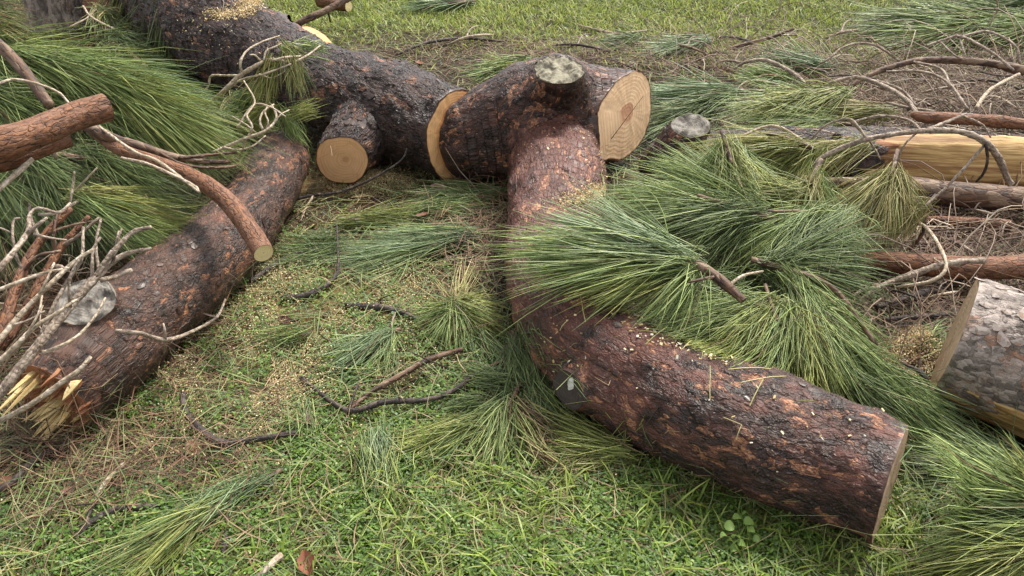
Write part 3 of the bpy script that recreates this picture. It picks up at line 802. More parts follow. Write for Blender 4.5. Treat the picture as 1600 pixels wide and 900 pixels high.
def flat_needles(name, label, cat, n, weight, length, width, cols, K=4, mat='litter', zlift=.012, tri=True, bendk=.12, tilt=.06, grow=.1):
    p, dep = sample(n, weight)
    sc = 1 + grow * np.clip(dep - 1.8, 0, 6)
    d = dirs(n); L = rng.uniform(*length, n); t = np.linspace(-.5, .5, K)
    sd = np.cross(d, (0, 0, 1.0)); bend = rng.normal(size=n) * bendk
    C = p[:, None] + d[:, None] * (t[None] * L[:, None])[..., None] + sd[:, None] * (bend[:, None] * L[:, None] * (t ** 2)[None] * 2)[..., None]
    C[..., 2] = gz(C[..., 0], C[..., 1]) + .004 + (np.abs(rng.normal(size=n)) * zlift)[:, None] + np.maximum(0, rng.normal(size=n) * tilt)[:, None] * (t[None] + .5) * L[:, None] * 2
    C = push_out(C, .003, 1)
    w = (rng.uniform(*width, n) * sc)[:, None] * np.array([.8, 1, .9, .25])[None]
    cols = np.asarray(cols); c = cols[rng.integers(len(cols), size=n)] * rng.uniform(.7, 1.3, (n, 1))
    if tri: V, F, vc = prisms_np(C, w, c)
    else: V, F, vc = ribbons_np(C, w, sd, c)
    o = link(name, mesh_np(name, V, F, M[mat], attrs={'Col': ('FLOAT_COLOR', vc)}))
    return tag(o, label, cat, kind='stuff')
flat_needles('dead_needles', 'brown and straw coloured pine needles strewn on the ground', 'needle litter', 17000, w_brown, (.05, .16), (.0014, .0026), BROWN + BROWN + STRAW, tri=False, zlift=.018, grow=.16)
flat_needles('green_needles', 'loose green pine needles strewn over the grass', 'needle litter', 14000, lambda x, y: .35 + .4 * gauss(x, y, Z_BROWN + Z_CHIP), (.08, .2), (.0016, .0026), [(0.12, 0.17, 0.06), (0.16, 0.2, 0.08), (0.09, 0.14, 0.06), (0.22, 0.24, 0.1)], tri=False, zlift=.018, grow=.16)
flat_needles('dead_needles', 'brown needles and dry thatch lying between the near grass blades', 'needle litter', 1500, lambda x, y: gauss(x, y, [(900, 800, 520, 110, 1), (250, 850, 300, 80, .8), (600, 620, 150, 100, .7)]), (.04, .12), (.0014, .0026), BROWN + STRAW[3:], tri=False, zlift=.02, tilt=.1)
flat_needles('litter_twigs', 'thin broken dark twigs lying in the litter', 'twig litter', 520, lambda x, y: .3 + .6 * gauss(x, y, Z_BROWN), (.05, .2), (.003, .006), [(0.04, 0.03, 0.024), (0.08, 0.055, 0.04), (0.2, 0.16, 0.12)], bendk=.5, tilt=.15)

flat_needles('brown_needles', 'deep dark brown needle litter around the split log and heaps', 'needle litter', 20000, lambda x, y: gauss(x, y, [(1470, 400, 200, 130, 1), (1480, 150, 230, 100, .9), (1130, 90, 170, 35, .7), (820, 90, 250, 30, .4), (100, 420, 170, 200, .8), (780, 380, 60, 90, .4), (240, 740, 160, 60, .2), (270, 130, 80, 50, .5)]), (.06, .18), (.0018, .003), [(0.075, 0.036, 0.022), (0.11, 0.055, 0.032), (0.05, 0.028, 0.018), (0.15, 0.085, 0.05), (0.2, 0.13, 0.075)], tri=False, zlift=.03, tilt=.12, grow=.16)

def chips(name, label, cat, p, size, cols, mat='litter', flat=.35, parent=None):
    n = len(p)
    s = rng.uniform(*size, n)[:, None] * np.stack([np.ones(n), rng.uniform(.3, .8, n), rng.uniform(.12, flat, n)], 1)
    base = np.array([(x, y, z) for z in (-.5, .5) for y in (-.5, .5) for x in (-.5, .5)])
    a, b = rng.uniform(0, 6.28, n), rng.normal(size=(n, 2)) * .45
    v = base[None] * s[:, None]
    v[..., :2] *= (1 - .35 * rng.random((n, 8, 1)))
    z = v[..., 2] + v[..., 0] * b[:, :1] + v[..., 1] * b[:, 1:]
    x = v[..., 0] * np.cos(a)[:, None] - v[..., 1] * np.sin(a)[:, None]; y = v[..., 0] * np.sin(a)[:, None] + v[..., 1] * np.cos(a)[:, None]
    V = p[:, None] + np.stack([x, y, z], -1)
    f = np.array([(0, 2, 3, 1), (4, 5, 7, 6), (0, 1, 5, 4), (2, 6, 7, 3), (0, 4, 6, 2), (1, 3, 7, 5)])
    F = (np.arange(n)[:, None, None] * 8 + f[None]).reshape(-1, 4)
    cols = np.asarray(cols); c = cols[rng.integers(len(cols), size=n)] * rng.uniform(.75, 1.25, (n, 1))
    off = np.array(parent.location) if parent is not None else 0
    o = link(name, mesh_np(name, V.reshape(-1, 3) - off, F, M[mat], smooth=False, attrs={'Col': ('FLOAT_COLOR', np.repeat(c, 8, 0))}), parent)
    return tag(o, label, cat, kind='stuff')
CHIP = [(0.58, 0.45, 0.24), (0.64, 0.51, 0.29), (0.5, 0.36, 0.17), (0.62, 0.53, 0.34), (0.42, 0.28, 0.13)]
p, _ = sample(26000, w_chip); p[:, 2] += .006 + np.abs(rng.normal(size=len(p))) * .018
chips('sawdust', 'yellow sawdust and wood chips scattered through the trodden grass', 'sawdust', p, (.002, .0055), CHIP)
p, _ = sample(7000, lambda x, y: .12 + .5 * gauss(x, y, Z_BROWN + Z_CHIP)); p[:, 2] += .004
chips('bark_crumbs', 'dark crumbs of bark and reddish flakes lying in the grass', 'bark litter', p, (.006, .022), [(0.05, 0.03, 0.022), (0.03, 0.022, 0.018), (0.16, 0.07, 0.04), (0.09, 0.05, 0.03)])
def arcs(name, label, n, zones, length, height, radius, cols):
    """fine springy twigs bowed over the litter"""
    p, dep = sample(n, lambda x, y: gauss(x, y, zones)); K = 8
    d = dirs(n); L = rng.uniform(*length, n); H = rng.uniform(*height, n) * (L / length[1]); t = np.linspace(0, 1, K)
    sd = np.cross(d, (0, 0, 1.0)); wob = np.cumsum(rng.normal(size=(n, K)) * .03, 1)
    C = p[:, None] + d[:, None] * (t[None] * L[:, None])[..., None] + sd[:, None] * (wob * L[:, None])[..., None]
    C[..., 2] += .01 + H[:, None] * np.sin(np.pi * np.clip(t * rng.uniform(.8, 1.15, n)[:, None], 0, 1)) + rng.normal(size=(n, K)) * .006
    C = push_out(C, .003, 1)
    w = rng.uniform(*radius, n)[:, None] * np.linspace(2.2, .9, K)[None]
    c = np.asarray(cols)[rng.integers(len(cols), size=n)] * rng.uniform(.7, 1.3, (n, 1))
    V, F, vc = prisms_np(C, w, c)
    return tag(link(name, mesh_np(name, V, F, M['litter'], attrs={'Col': ('FLOAT_COLOR', vc)})), label, 'twigs', kind='stuff')
arcs('brush_twigs', 'tangle of fine grey and brown dead twigs over the litter by the split log', 620, [(1400, 140, 190, 60, 1), (1500, 200, 150, 60, .8), (1480, 380, 130, 70, .6), (1130, 95, 150, 35, .35), (1580, 120, 60, 80, .8)], (.2, .75), (.05, .28), (.002, .0038), [(0.3, 0.235, 0.18), (0.2, 0.145, 0.11), (0.42, 0.34, 0.26), (0.12, 0.08, 0.06), (0.22, 0.14, 0.09)])
arcs('brush_twigs', 'fine dead twigs tangled under the needle heap by the broken log', 90, [(90, 430, 120, 90, 1), (220, 300, 90, 50, .5), (380, 190, 60, 30, .5)], (.15, .5), (.08, .35), (.002, .0036), [(0.3, 0.23, 0.17), (0.13, 0.08, 0.05), (0.38, 0.3, 0.22), (0.2, 0.12, 0.07)])
def heap(name, label, cx, cy, rx, ry, n, h, z=None):
    a, r = rng.uniform(0, 6.28, n), np.sqrt(rng.random(n)) ** 1.2
    p = P(cx + np.cos(a) * r * rx, cy + np.sin(a) * r * ry, 0.0)
    p[:, 2] = gz(p[:, 0], p[:, 1]) + h * (1 - r ** 2) * rng.random(n)
    p = p[~inside_logs(p)]
    return chips(name, label, 'sawdust', p, (.002, .006), CHIP + [(0.6, 0.42, 0.2)])
heap('sawdust_pile', 'orange sawdust heaped under the tan stub end', 575, 288, 75, 17, 6000, .05)
heap('sawdust_pile', 'yellow sawdust pile beside the grey log face', 1428, 558, 62, 50, 9000, .09)
# leafy weeds: little stalks with rounded leaflets
n = 7500
p, dep = sample(n, w_moss)
k = 7; sc = 1 + .1 * np.clip(dep - 1.8, 0, 5)
base = np.repeat(p, k, 0); S = np.repeat(sc, k); m = n * k
d = dirs(m); h = rng.uniform(.008, .04, m) * S; reach = rng.uniform(.004, .02, m) * S; L = rng.uniform(.005, .011, m) * S
c0 = base + d * reach[:, None] + np.array((0, 0, 1.0)) * h[:, None]
dz = d + np.array((0, 0, 1.0)) * rng.uniform(-.3, .7, (m, 1)); dz /= np.linalg.norm(dz, axis=1)[:, None]
C = c0[:, None] + dz[:, None] * (np.array([0, .4, .75, 1])[None] * L[:, None])[..., None]
W = (L * rng.uniform(.5, .9, m))[:, None] * np.array([.25, 1, .8, .15])[None]
side = np.cross(dz, (0, 0, 1.0)) + rng.normal(size=(m, 3)) * .2; side /= np.linalg.norm(side, axis=1)[:, None]
cols = np.array([(0.14, 0.24, 0.04), (0.1, 0.19, 0.035), (0.18, 0.27, 0.05), (0.09, 0.16, 0.04)])
c = cols[rng.integers(4, size=n)] * rng.uniform(.75, 1.25, (n, 1))
V, F, vc = ribbons_np(C, W, side, np.repeat(c, k, 0))
tag(link('weeds', mesh_np('weeds', V, F, M['grass'], attrs={'Col': ('FLOAT_COLOR', vc)})), 'low mossy weeds with tiny bright leaflets', 'weeds', kind='stuff')
# ---------------------------------------------------------------- limbs, twigs and pine sprays
NGREEN = [(0.235, 0.310, 0.091), (0.295, 0.369, 0.123), (0.153, 0.219, 0.065), (0.389, 0.446, 0.169), (0.200, 0.278, 0.110)]
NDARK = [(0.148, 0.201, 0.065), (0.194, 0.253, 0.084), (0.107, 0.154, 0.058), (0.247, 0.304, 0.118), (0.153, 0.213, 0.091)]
NBLUE = [(0.194, 0.278, 0.130), (0.247, 0.336, 0.161), (0.148, 0.213, 0.097), (0.319, 0.400, 0.207)]
NSTRAW = [(0.470, 0.396, 0.168), (0.370, 0.341, 0.126), (0.560, 0.484, 0.242), (0.269, 0.281, 0.084), (0.414, 0.374, 0.158)]
NLIME = [(0.314, 0.341, 0.089), (0.246, 0.286, 0.074), (0.381, 0.391, 0.126), (0.190, 0.231, 0.058)]
NDEAD = [(0.2, 0.12, 0.065), (0.14, 0.08, 0.045), (0.3, 0.21, 0.11), (0.1, 0.06, 0.035), (0.25, 0.2, 0.1)]
def tuft(parent, a, b, n=260, spread=.3, cols=NGREEN, flat=.7, droop=.25, stem=.45, width=.0026, K=4, lenv=(.65, 1.0), brown=.03, sub=None, push=True):
    """needles that leave a shoot along its first part and sweep towards b"""
    a, b = np.asarray(a, float), np.asarray(b, float); n = int(n * 1.85)
    ax = b - a; L0 = np.linalg.norm(ax); ax = ax / L0
    s = np.cross(ax, (0, 0, 1.0)); s /= np.linalg.norm(s) + 1e-9; u = np.cross(s, ax)
    st = rng.random(n) ** 1.3 * stem * L0
    start = a + ax * st[:, None] + rng.normal(size=(n, 3)) * .016
    th = np.abs(rng.normal(size=n)) * spread * 1.15 + .06; th = np.minimum(th, 1.5)
    ph = rng.uniform(0, 2 * np.pi, n)
    d = ax * np.cos(th)[:, None] + (s * np.cos(ph)[:, None] + u * (np.sin(ph) * flat)[:, None]) * np.sin(th)[:, None]
    d /= np.linalg.norm(d, axis=1)[:, None]
    L = L0 * (1 - .55 * stem) * rng.uniform(*lenv, n)
    t = np.linspace(0, 1, K)
    bend = rng.normal(size=(n, 3)) * .07
    C = start[:, None] + d[:, None] * (t[None] * L[:, None])[..., None]
    C = C + (ax - d)[:, None] * (L[:, None] * .20 * t[None] ** 2)[..., None] + bend[:, None] * (L[:, None] * t[None] ** 2)[..., None]
    C[..., 2] -= droop * (L * rng.uniform(.6, 1.4, n))[:, None] * t[None] ** 2
    if push: C = push_out(C)
    w = (width * rng.uniform(.75, 1.2, n))[:, None] * np.array([.8, 1, .85, .2] if K == 4 else [.8, 1, .95, .8, .2])[None]
    cols = np.asarray(cols); c = cols[rng.integers(len(cols), size=n)] * rng.uniform(.62, 1.32, (n, 1))
    br = rng.random(n) < brown; c[br] = np.array(NDEAD)[rng.integers(len(NDEAD), size=br.sum())]
    cc = c[:, None] * np.linspace(.85, 1.1, K)[None, :, None]
    V, F, vc = prisms_np(C, w, cc)
    o = link('needle_tuft', mesh_np('needle_tuft', V - np.array(parent.location), F, M['needle'], attrs={'Col': ('FLOAT_COLOR', vc)}), parent)
    o['kind'] = 'stuff'
    return o
def root_of(name, label, cat, at, group=None):
    return tag(empty(name, Vector(at)), label, cat, group)
def rp(p, half): return tuple(depth(p) * np.interp(np.linspace(0, 1, len(p)), np.linspace(0, 1, len(half)), half) / FPX)
def limb(parent, name, rows, half, mat, **kw):
    """rows (px, py, z); half = half thickness in photo pixels along it"""
    p = pxs(rows)
    return tube(name, p, rp(p, half), M[mat], parent, **kw)
def end_cap(parent, info, mat, which=-1, name='cut_face'):
    lp = info[5][which]
    nn = info[1][which] * (1 if which == -1 else -1)
    return cut_face(lp, nn / np.linalg.norm(nn), M[mat], parent, name=name)
def open_ends(cut):
    w = [c[1] for c in cut or ()]
    return (0 not in w, -1 not in w)
def spray(label, rows, half, tufts, name='pine_spray', mat='branch_brown', group=None, cat='pine spray', twigs=(), ring=.0, cut=None):
    """one cut pine shoot: stem, side twigs, needle tufts. tufts: ((px,py,z) base, (px,py,z) tip, dict)"""
    r = root_of(name, label, cat, pxs(rows)[0], group)
    o, info = limb(r, 'stem', rows, half, mat, seg=8, step=.015, ring=ring, cap=open_ends([cut] if cut else ()))
    if cut: end_cap(r, info, cut[0], cut[1])
    for tr_, th_, tm in twigs: limb(r, 'twig', tr_, th_, tm, seg=6, step=.012, ring=.15)
    for a, b, kw in tufts: tuft(r, P(*a), P(*b), **kw)
    return r
def bare(label, name, cat, rows, half, mat, twigs=(), group=None, cut=None, ring=.12, seg=8, part='stem', step=.012):
    r = root_of(name, label, cat, pxs(rows)[0], group)
    o, info = limb(r, part, rows, half, mat, seg=seg, step=step, ring=ring, cap=open_ends(cut))
    for tr_, th_, tm in twigs: limb(r, 'twig', tr_, th_, tm, seg=6, step=.012, ring=.14)
    for c in (cut or ()): end_cap(r, info, c[0], c[1])
    return r

# ----- green bough lying over the limb of the forked log
refresh_caps()
spray('cut pine shoot whose needles fan over the forked log limb', [(1162, 470, .37), (1118, 432, .40), (1075, 408, .41), (1010, 398, .41)], [6, 8.5, 8, 4],
      [((1085, 410, .40), (800, 385, .39), dict(n=520, spread=.30, flat=.55, droop=.08, stem=.42, cols=NGREEN, width=.0028, K=5)),
       ((1090, 412, .41), (860, 330, .46), dict(n=190, spread=.28, flat=.6, droop=.06, stem=.4, cols=NBLUE, K=5)),
       ((1085, 415, .38), (900, 450, .36), dict(n=170, spread=.3, flat=.6, droop=.10, stem=.4, cols=NLIME)),
       ((1095, 418, .40), (1010, 480, .33), dict(n=70, spread=.6, flat=.8, droop=.2, stem=.2, cols=NGREEN, lenv=(.9, 1.4)))],
      twigs=[([(1118, 432, .40), (1098, 436, .42), (1076, 441, .42)], [3, 2], 'branch_brown')], cut=('cut_dark', 0))
spray('dense green shoot behind, sweeping towards the fork of the log', [(1215, 345, .34), (1150, 325, .38), (1090, 305, .40)], [6, 5, 3],
      [((1190, 335, .36), (950, 300, .36), dict(n=360, spread=.34, flat=.6, droop=.12, cols=NGREEN)),
       ((1180, 330, .38), (985, 345, .34), dict(n=260, spread=.32, flat=.6, droop=.14, cols=NDARK)),
       ((1190, 320, .38), (1030, 240, .40), dict(n=300, spread=.36, flat=.6, droop=.10, cols=NGREEN)),
       ((1200, 330, .34), (1080, 395, .28), dict(n=220, spread=.45, flat=.8, droop=.2, cols=NDARK))])
spray('green tuft hanging straight down over the split log', [(1128, 205, .50), (1138, 235, .48), (1143, 255, .46)], [4, 4, 3],
      [((1133, 222, .48), (1160, 350, .32), dict(n=260, spread=.3, flat=.8, droop=.15, stem=.3, cols=NLIME)),
       ((1133, 226, .48), (1105, 335, .30), dict(n=170, spread=.32, flat=.8, droop=.15, stem=.3, cols=NGREEN)),
       ((1138, 225, .46), (1215, 330, .30), dict(n=170, spread=.35, flat=.8, droop=.2, stem=.3, cols=NGREEN))])
spray('pale straw green tuft drooping over the lichen topped stub', [(1275, 235, .40), (1225, 215, .43), (1185, 208, .43)], [4, 4, 3],
      [((1255, 225, .42), (1085, 235, .36), dict(n=230, spread=.32, flat=.7, droop=.15, cols=NSTRAW + NLIME)),
       ((1265, 228, .40), (1130, 275, .30), dict(n=200, spread=.35, flat=.7, droop=.2, cols=NLIME)),
       ((1285, 230, .40), (1220, 300, .28), dict(n=170, spread=.45, flat=.8, droop=.2, cols=NLIME)),
       ((1360, 222, .36), (1215, 262, .28), dict(n=200, spread=.35, flat=.7, droop=.2, cols=NSTRAW + NLIME))],
      twigs=[([(1275, 235, .40), (1225, 202, .44), (1196, 198, .44), (1160, 212, .42)], [3, 3, 2.5, 2], 'twig_pale')])
spray('bleached tuft hanging below the pale arched twig', [(1283, 250, .40), (1268, 280, .37), (1262, 292, .36)], [4, 4, 3],
      [((1270, 275, .37), (1245, 365, .22), dict(n=170, spread=.35, flat=.8, droop=.15, stem=.3, cols=NSTRAW)),
       ((1270, 275, .37), (1195, 380, .22), dict(n=150, spread=.35, flat=.8, droop=.18, stem=.3, cols=NSTRAW + NLIME)),
       ((1275, 270, .37), (1290, 365, .22), dict(n=130, spread=.35, flat=.8, droop=.15, stem=.3, cols=NGREEN))])
spray('yellowing tuft fanned out below the torn yellow wood', [(1402, 235, .36), (1396, 262, .34), (1390, 275, .33)], [3.5, 3.5, 3],
      [((1396, 265, .33), (1350, 375, .16), dict(n=230, spread=.42, flat=.8, droop=.15, stem=.25, cols=NSTRAW)),
       ((1396, 268, .33), (1290, 360, .18), dict(n=160, spread=.35, flat=.8, droop=.15, stem=.25, cols=NSTRAW + NLIME)),
       ((1398, 268, .33), (1420, 350, .18), dict(n=130, spread=.35, flat=.8, droop=.15, stem=.25, cols=NSTRAW))])
spray('thin yellow tuft at the tip of the bent twig beside bare earth', [(1462, 305, .26), (1446, 321, .24)], [3, 2.5],
      [((1448, 318, .24), (1375, 372, .12), dict(n=90, spread=.4, flat=.8, droop=.15, stem=.2, cols=NSTRAW)), ((1448, 318, .24), (1330, 325, .2), dict(n=60, spread=.4, flat=.8, droop=.1, stem=.2, cols=NSTRAW))])
spray('long dark green shoot sweeping past the sawn limb to the grey log', [(1175, 405, .33), (1220, 420, .33), (1300, 450, .30), (1370, 540, .22)], [5, 6, 5, 3],
      [((1190, 410, .33), (1370, 425, .27), dict(n=240, spread=.42, flat=.8, droop=.15, cols=NDARK)),
       ((1210, 410, .35), (1350, 350, .33), dict(n=200, spread=.35, flat=.8, droop=.1, cols=NDARK)),
       ((1220, 420, .33), (1360, 560, .16), dict(n=340, spread=.26, flat=.8, droop=.12, cols=NGREEN)),
       ((1240, 440, .31), (1310, 600, .2), dict(n=300, spread=.38, flat=.8, droop=.12, cols=NGREEN)),
       ((1270, 490, .26), (1415, 645, .08), dict(n=380, spread=.22, flat=.8, droop=.05, cols=NGREEN)),
       ((1340, 560, .18), (1500, 695, .03), dict(n=380, spread=.2, flat=.8, droop=.03, cols=NDARK + NGREEN)),
       ((1300, 570, .2), (1430, 690, .05), dict(n=260, spread=.3, flat=.8, droop=.05, cols=NDARK))])
spray('loose mid green shoot lying against the back of the bent limb', [(1250, 480, .28), (1215, 470, .30), (1180, 478, .31)], [4, 5, 4],
      [((1215, 470, .30), (1040, 520, .26), dict(n=240, spread=.4, flat=.8, droop=.15, cols=NGREEN)),
       ((1215, 475, .30), (1100, 570, .22), dict(n=260, spread=.4, flat=.8, droop=.15, cols=NLIME)),
       ((1235, 480, .30), (1190, 610, .2), dict(n=280, spread=.45, flat=.8, droop=.15, cols=NGREEN)),
       ((1245, 485, .29), (1270, 620, .2), dict(n=240, spread=.45, flat=.8, droop=.15, cols=NLIME)),
       ((1160, 440, .30), (1030, 490, .2), dict(n=200, spread=.5, flat=.9, droop=.2, cols=NDARK)),
       ((1150, 470, .24), (1120, 560, .1), dict(n=240, spread=.7, flat=.9, droop=.2, cols=NDARK))],
      twigs=[([(1130, 455, .36), (1158, 432, .38), (1192, 424, .38)], [2.5, 2.5, 2], 'twig_pale'), ([(1195, 445, .33), (1215, 500, .3), (1240, 520, .28)], [3, 3, 2], 'branch_brown')])
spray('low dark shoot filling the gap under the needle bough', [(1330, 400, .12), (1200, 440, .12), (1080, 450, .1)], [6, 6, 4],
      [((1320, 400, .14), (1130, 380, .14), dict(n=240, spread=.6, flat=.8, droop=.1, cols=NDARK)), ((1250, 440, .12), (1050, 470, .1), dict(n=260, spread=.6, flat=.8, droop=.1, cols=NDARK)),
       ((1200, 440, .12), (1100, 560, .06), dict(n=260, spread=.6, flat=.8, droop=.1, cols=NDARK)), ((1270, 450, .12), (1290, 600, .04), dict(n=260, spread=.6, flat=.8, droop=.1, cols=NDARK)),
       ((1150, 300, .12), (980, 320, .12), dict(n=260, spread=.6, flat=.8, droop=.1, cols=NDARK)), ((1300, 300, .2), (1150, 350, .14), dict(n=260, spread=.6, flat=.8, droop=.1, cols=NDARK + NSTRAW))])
# behind the fork
spray('blue green shoot lying flat behind the pale oval cut', [(1160, 140, .16), (1120, 148, .17), (1090, 152, .16)], [3, 3, 2],
      [((1150, 142, .17), (1010, 150, .15), dict(n=260, spread=.3, flat=.5, droop=.03, cols=NBLUE, width=.0042)), ((1150, 148, .17), (1015, 185, .1), dict(n=260, spread=.3, flat=.5, droop=.03, cols=NDARK, width=.0042)),
       ((1120, 160, .12), (1015, 225, .05), dict(n=160, spread=.4, flat=.5, droop=.03, cols=NDARK, width=.0042))])
spray('light green shoot resting along the top of the split log', [(1335, 140, .26), (1290, 145, .28), (1260, 148, .28)], [3, 3, 2],
      [((1270, 147, .28), (1160, 180, .24), dict(n=190, spread=.28, flat=.6, droop=.05, cols=NLIME, width=.004)), ((1330, 142, .27), (1215, 188, .22), dict(n=190, spread=.28, flat=.6, droop=.06, cols=NLIME, width=.004)),
       ((1300, 150, .2), (1130, 175, .2), dict(n=160, spread=.4, flat=.6, droop=.05, cols=NGREEN, width=.004))])
spray('dark green bough lying on the far turf near the corner', [(1640, 20, .12), (1570, 22, .14), (1500, 30, .14)], [4, 4, 3],
      [((1600, 22, .14), (1440, 20, .12), dict(n=260, spread=.35, flat=.5, droop=.02, cols=NDARK, width=.0055)), ((1540, 25, .14), (1330, 45, .06), dict(n=260, spread=.3, flat=.5, droop=.02, cols=NDARK, width=.0055)),
       ((1560, 30, .12), (1370, 75, .04), dict(n=200, spread=.35, flat=.5, droop=.02, cols=NGREEN, width=.0055)), ((1660, 40, .12), (1480, 55, .06), dict(n=200, spread=.35, flat=.5, droop=.02, cols=NGREEN, width=.0055)), ((1640, 0, .12), (1500, 0, .12), dict(n=150, spread=.35, flat=.5, droop=.02, cols=NDARK, width=.0055))],
      twigs=[([(1545, 40, .14), (1558, 15, .24), (1557, -5, .34)], [1.5, 1.5, 1], 'twig_pale')])

# ----- bushy tufts in the near corner
spray('bushy upright pine shoot at the end of the bent limb', [(1720, 830, .10), (1650, 810, .14), (1590, 790, .17)], [7, 7, 4],
      [((1650, 790, .17), (1410, 765, .14), dict(n=170, spread=.28, flat=.9, droop=.05, stem=.4, cols=NGREEN, K=5, width=.0029)), ((1670, 820, .16), (1420, 830, .08), dict(n=200, spread=.3, flat=.9, droop=.05, stem=.4, cols=NGREEN, K=5)),
       ((1660, 850, .12), (1440, 895, .04), dict(n=180, spread=.35, flat=.9, droop=.05, stem=.4, cols=NLIME, K=5)), ((1650, 790, .17), (1480, 715, .2), dict(n=110, spread=.35, flat=.9, droop=.05, stem=.4, cols=NGREEN, K=5)),
       ((1660, 800, .15), (1570, 690, .26), dict(n=60, spread=.4, flat=.9, droop=.05, stem=.4, cols=NLIME, K=5))])
spray('dark pine shoot lying flat between limb end and grey log', [(1640, 740, .05), (1580, 735, .06), (1530, 730, .06)], [5, 5, 3],
      [((1600, 735, .07), (1430, 740, .04), dict(n=220, spread=.4, flat=.5, droop=.02, cols=NDARK)), ((1600, 740, .07), (1430, 700, .05), dict(n=180, spread=.4, flat=.5, droop=.02, cols=NDARK)), ((1640, 745, .05), (1500, 700, .03), dict(n=160, spread=.5, flat=.5, droop=.02, cols=NBLUE)), ((1600, 760, .06), (1440, 800, .02), dict(n=220, spread=.5, flat=.5, droop=.02, cols=NDARK))])

# ----- small sprays on the grass between the logs
G_S = None
sm = dict(flat=.45, droop=.02, push=True)
def sprig(label, rows, tufts, half=(4, 4, 3), mat='branch_brown', twigs=()):
    return spray(label, rows, half, [(a, b, dict(sm, **k)) for a, b, k in tufts], name='pine_sprig', cat='pine sprig', mat=mat, twigs=twigs)
sprig('wide green sprig lying flat on the grass between the two sawn logs', [(760, 360, .03), (735, 365, .05), (700, 370, .05)],
      [((745, 365, .05), (530, 405, .03), dict(n=300, spread=.2, cols=NBLUE)), ((745, 368, .04), (585, 372, .04), dict(n=150, spread=.22, cols=NGREEN)), ((700, 385, .03), (560, 420, .02), dict(n=110, spread=.25, cols=NGREEN))])
sprig('narrow light green sprig nearer the tan stub', [(520, 352, .02), (545, 345, .04), (570, 342, .04)],
      [((525, 350, .04), (660, 330, .02), dict(n=120, spread=.2, cols=NLIME)), ((640, 330, .03), (745, 318, .02), dict(n=110, spread=.25, cols=NGREEN))])
sprig('straggly dark sprig beside the end of the small cut branch', [(540, 385, .02), (520, 390, .03), (500, 392, .03)],
      [((540, 385, .03), (425, 385, .02), dict(n=130, spread=.4, cols=NDARK)), ((530, 395, .03), (430, 420, .02), dict(n=110, spread=.35, cols=NDARK)), ((470, 375, .03), (560, 395, .02), dict(n=70, spread=.6, cols=NBLUE))])
sprig('star shaped green sprig with needles splayed all round', [(712, 490, .02), (714, 482, .06), (716, 476, .08)],
      [((712, 478, .08), (790, 525, .02), dict(n=120, spread=.35, cols=NLIME, stem=.15)), ((712, 480, .08), (715, 560, .01), dict(n=100, spread=.4, cols=NGREEN, stem=.15)), ((710, 480, .08), (640, 505, .02), dict(n=80, spread=.4, cols=NGREEN, stem=.15)),
       ((715, 478, .08), (770, 470, .06), dict(n=70, spread=.4, cols=NLIME, stem=.15)), ((712, 478, .08), (730, 420, .06), dict(n=35, spread=.4, cols=NSTRAW, stem=.15)), ((745, 520, .04), (800, 590, .01), dict(n=120, spread=.3, cols=NDARK))])
sprig('bluish sprig fanned out in the middle of the mossy lawn', [(625, 515, .02), (610, 520, .03), (600, 524, .03)], [((612, 520, .04), (520, 580, .01), dict(n=150, spread=.24, cols=NBLUE)), ((612, 522, .03), (590, 590, .01), dict(n=45, spread=.3, cols=NGREEN))])
sprig('small olive sprig lying among the yellow sawdust', [(485, 520, .02), (475, 524, .03), (465, 526, .03)], [((480, 522, .03), (395, 535, .01), dict(n=90, spread=.3, cols=NGREEN))])
sprig('upright bundle of thin green needles on the mossy lawn', [(592, 690, .02), (594, 700, .03), (596, 705, .03)], [((590, 670, .04), (605, 775, .01), dict(n=90, spread=.22, cols=NBLUE)), ((560, 690, .03), (600, 770, .01), dict(n=45, spread=.2, cols=NGREEN)), ((625, 680, .03), (590, 800, .01), dict(n=35, spread=.2, cols=NLIME))])
sprig('long sprig of pale green needles beside the bundle', [(745, 660, .03), (730, 668, .04), (715, 672, .04)], [((745, 660, .04), (620, 705, .02), dict(n=170, spread=.24, cols=NLIME)), ((740, 665, .04), (655, 725, .01), dict(n=90, spread=.25, cols=NGREEN)), ((750, 630, .04), (690, 640, .02), dict(n=60, spread=.4, cols=NDARK))])
sprig('drooping sprig with a brown stem under the knotted bend', [(812, 600, .05), (800, 625, .07), (788, 640, .06)],
      [((795, 632, .06), (770, 740, .01), dict(n=130, spread=.35, cols=NGREEN)), ((800, 630, .06), (870, 720, .01), dict(n=120, spread=.3, cols=NSTRAW + NDEAD)), ((798, 628, .06), (720, 690, .01), dict(n=90, spread=.35, cols=NGREEN)), ((815, 690, .03), (900, 745, .01), dict(n=90, spread=.3, cols=NSTRAW + NDEAD)), ((800, 600, .06), (720, 580, .02), dict(n=70, spread=.4, cols=NDARK))])
sprig('yellow green sprig tucked under the bent limb beside broad grass', [(1000, 712, .02), (980, 708, .03), (960, 704, .03)],
      [((990, 712, .03), (835, 655, .03), dict(n=150, spread=.24, cols=NLIME)), ((985, 715, .03), (850, 705, .02), dict(n=150, spread=.25, cols=NLIME)), ((960, 690, .03), (870, 735, .01), dict(n=60, spread=.3, cols=NSTRAW))])
sprig('dark sprig pressed along the inner side of the limb', [(800, 520, .05), (815, 550, .06), (830, 580, .05)], [((800, 530, .07), (860, 640, .02), dict(n=170, spread=.35, cols=NDARK)), ((800, 545, .05), (800, 650, .01), dict(n=120, spread=.4, cols=NDARK)), ((830, 610, .05), (880, 690, .02), dict(n=110, spread=.3, cols=NDARK))])
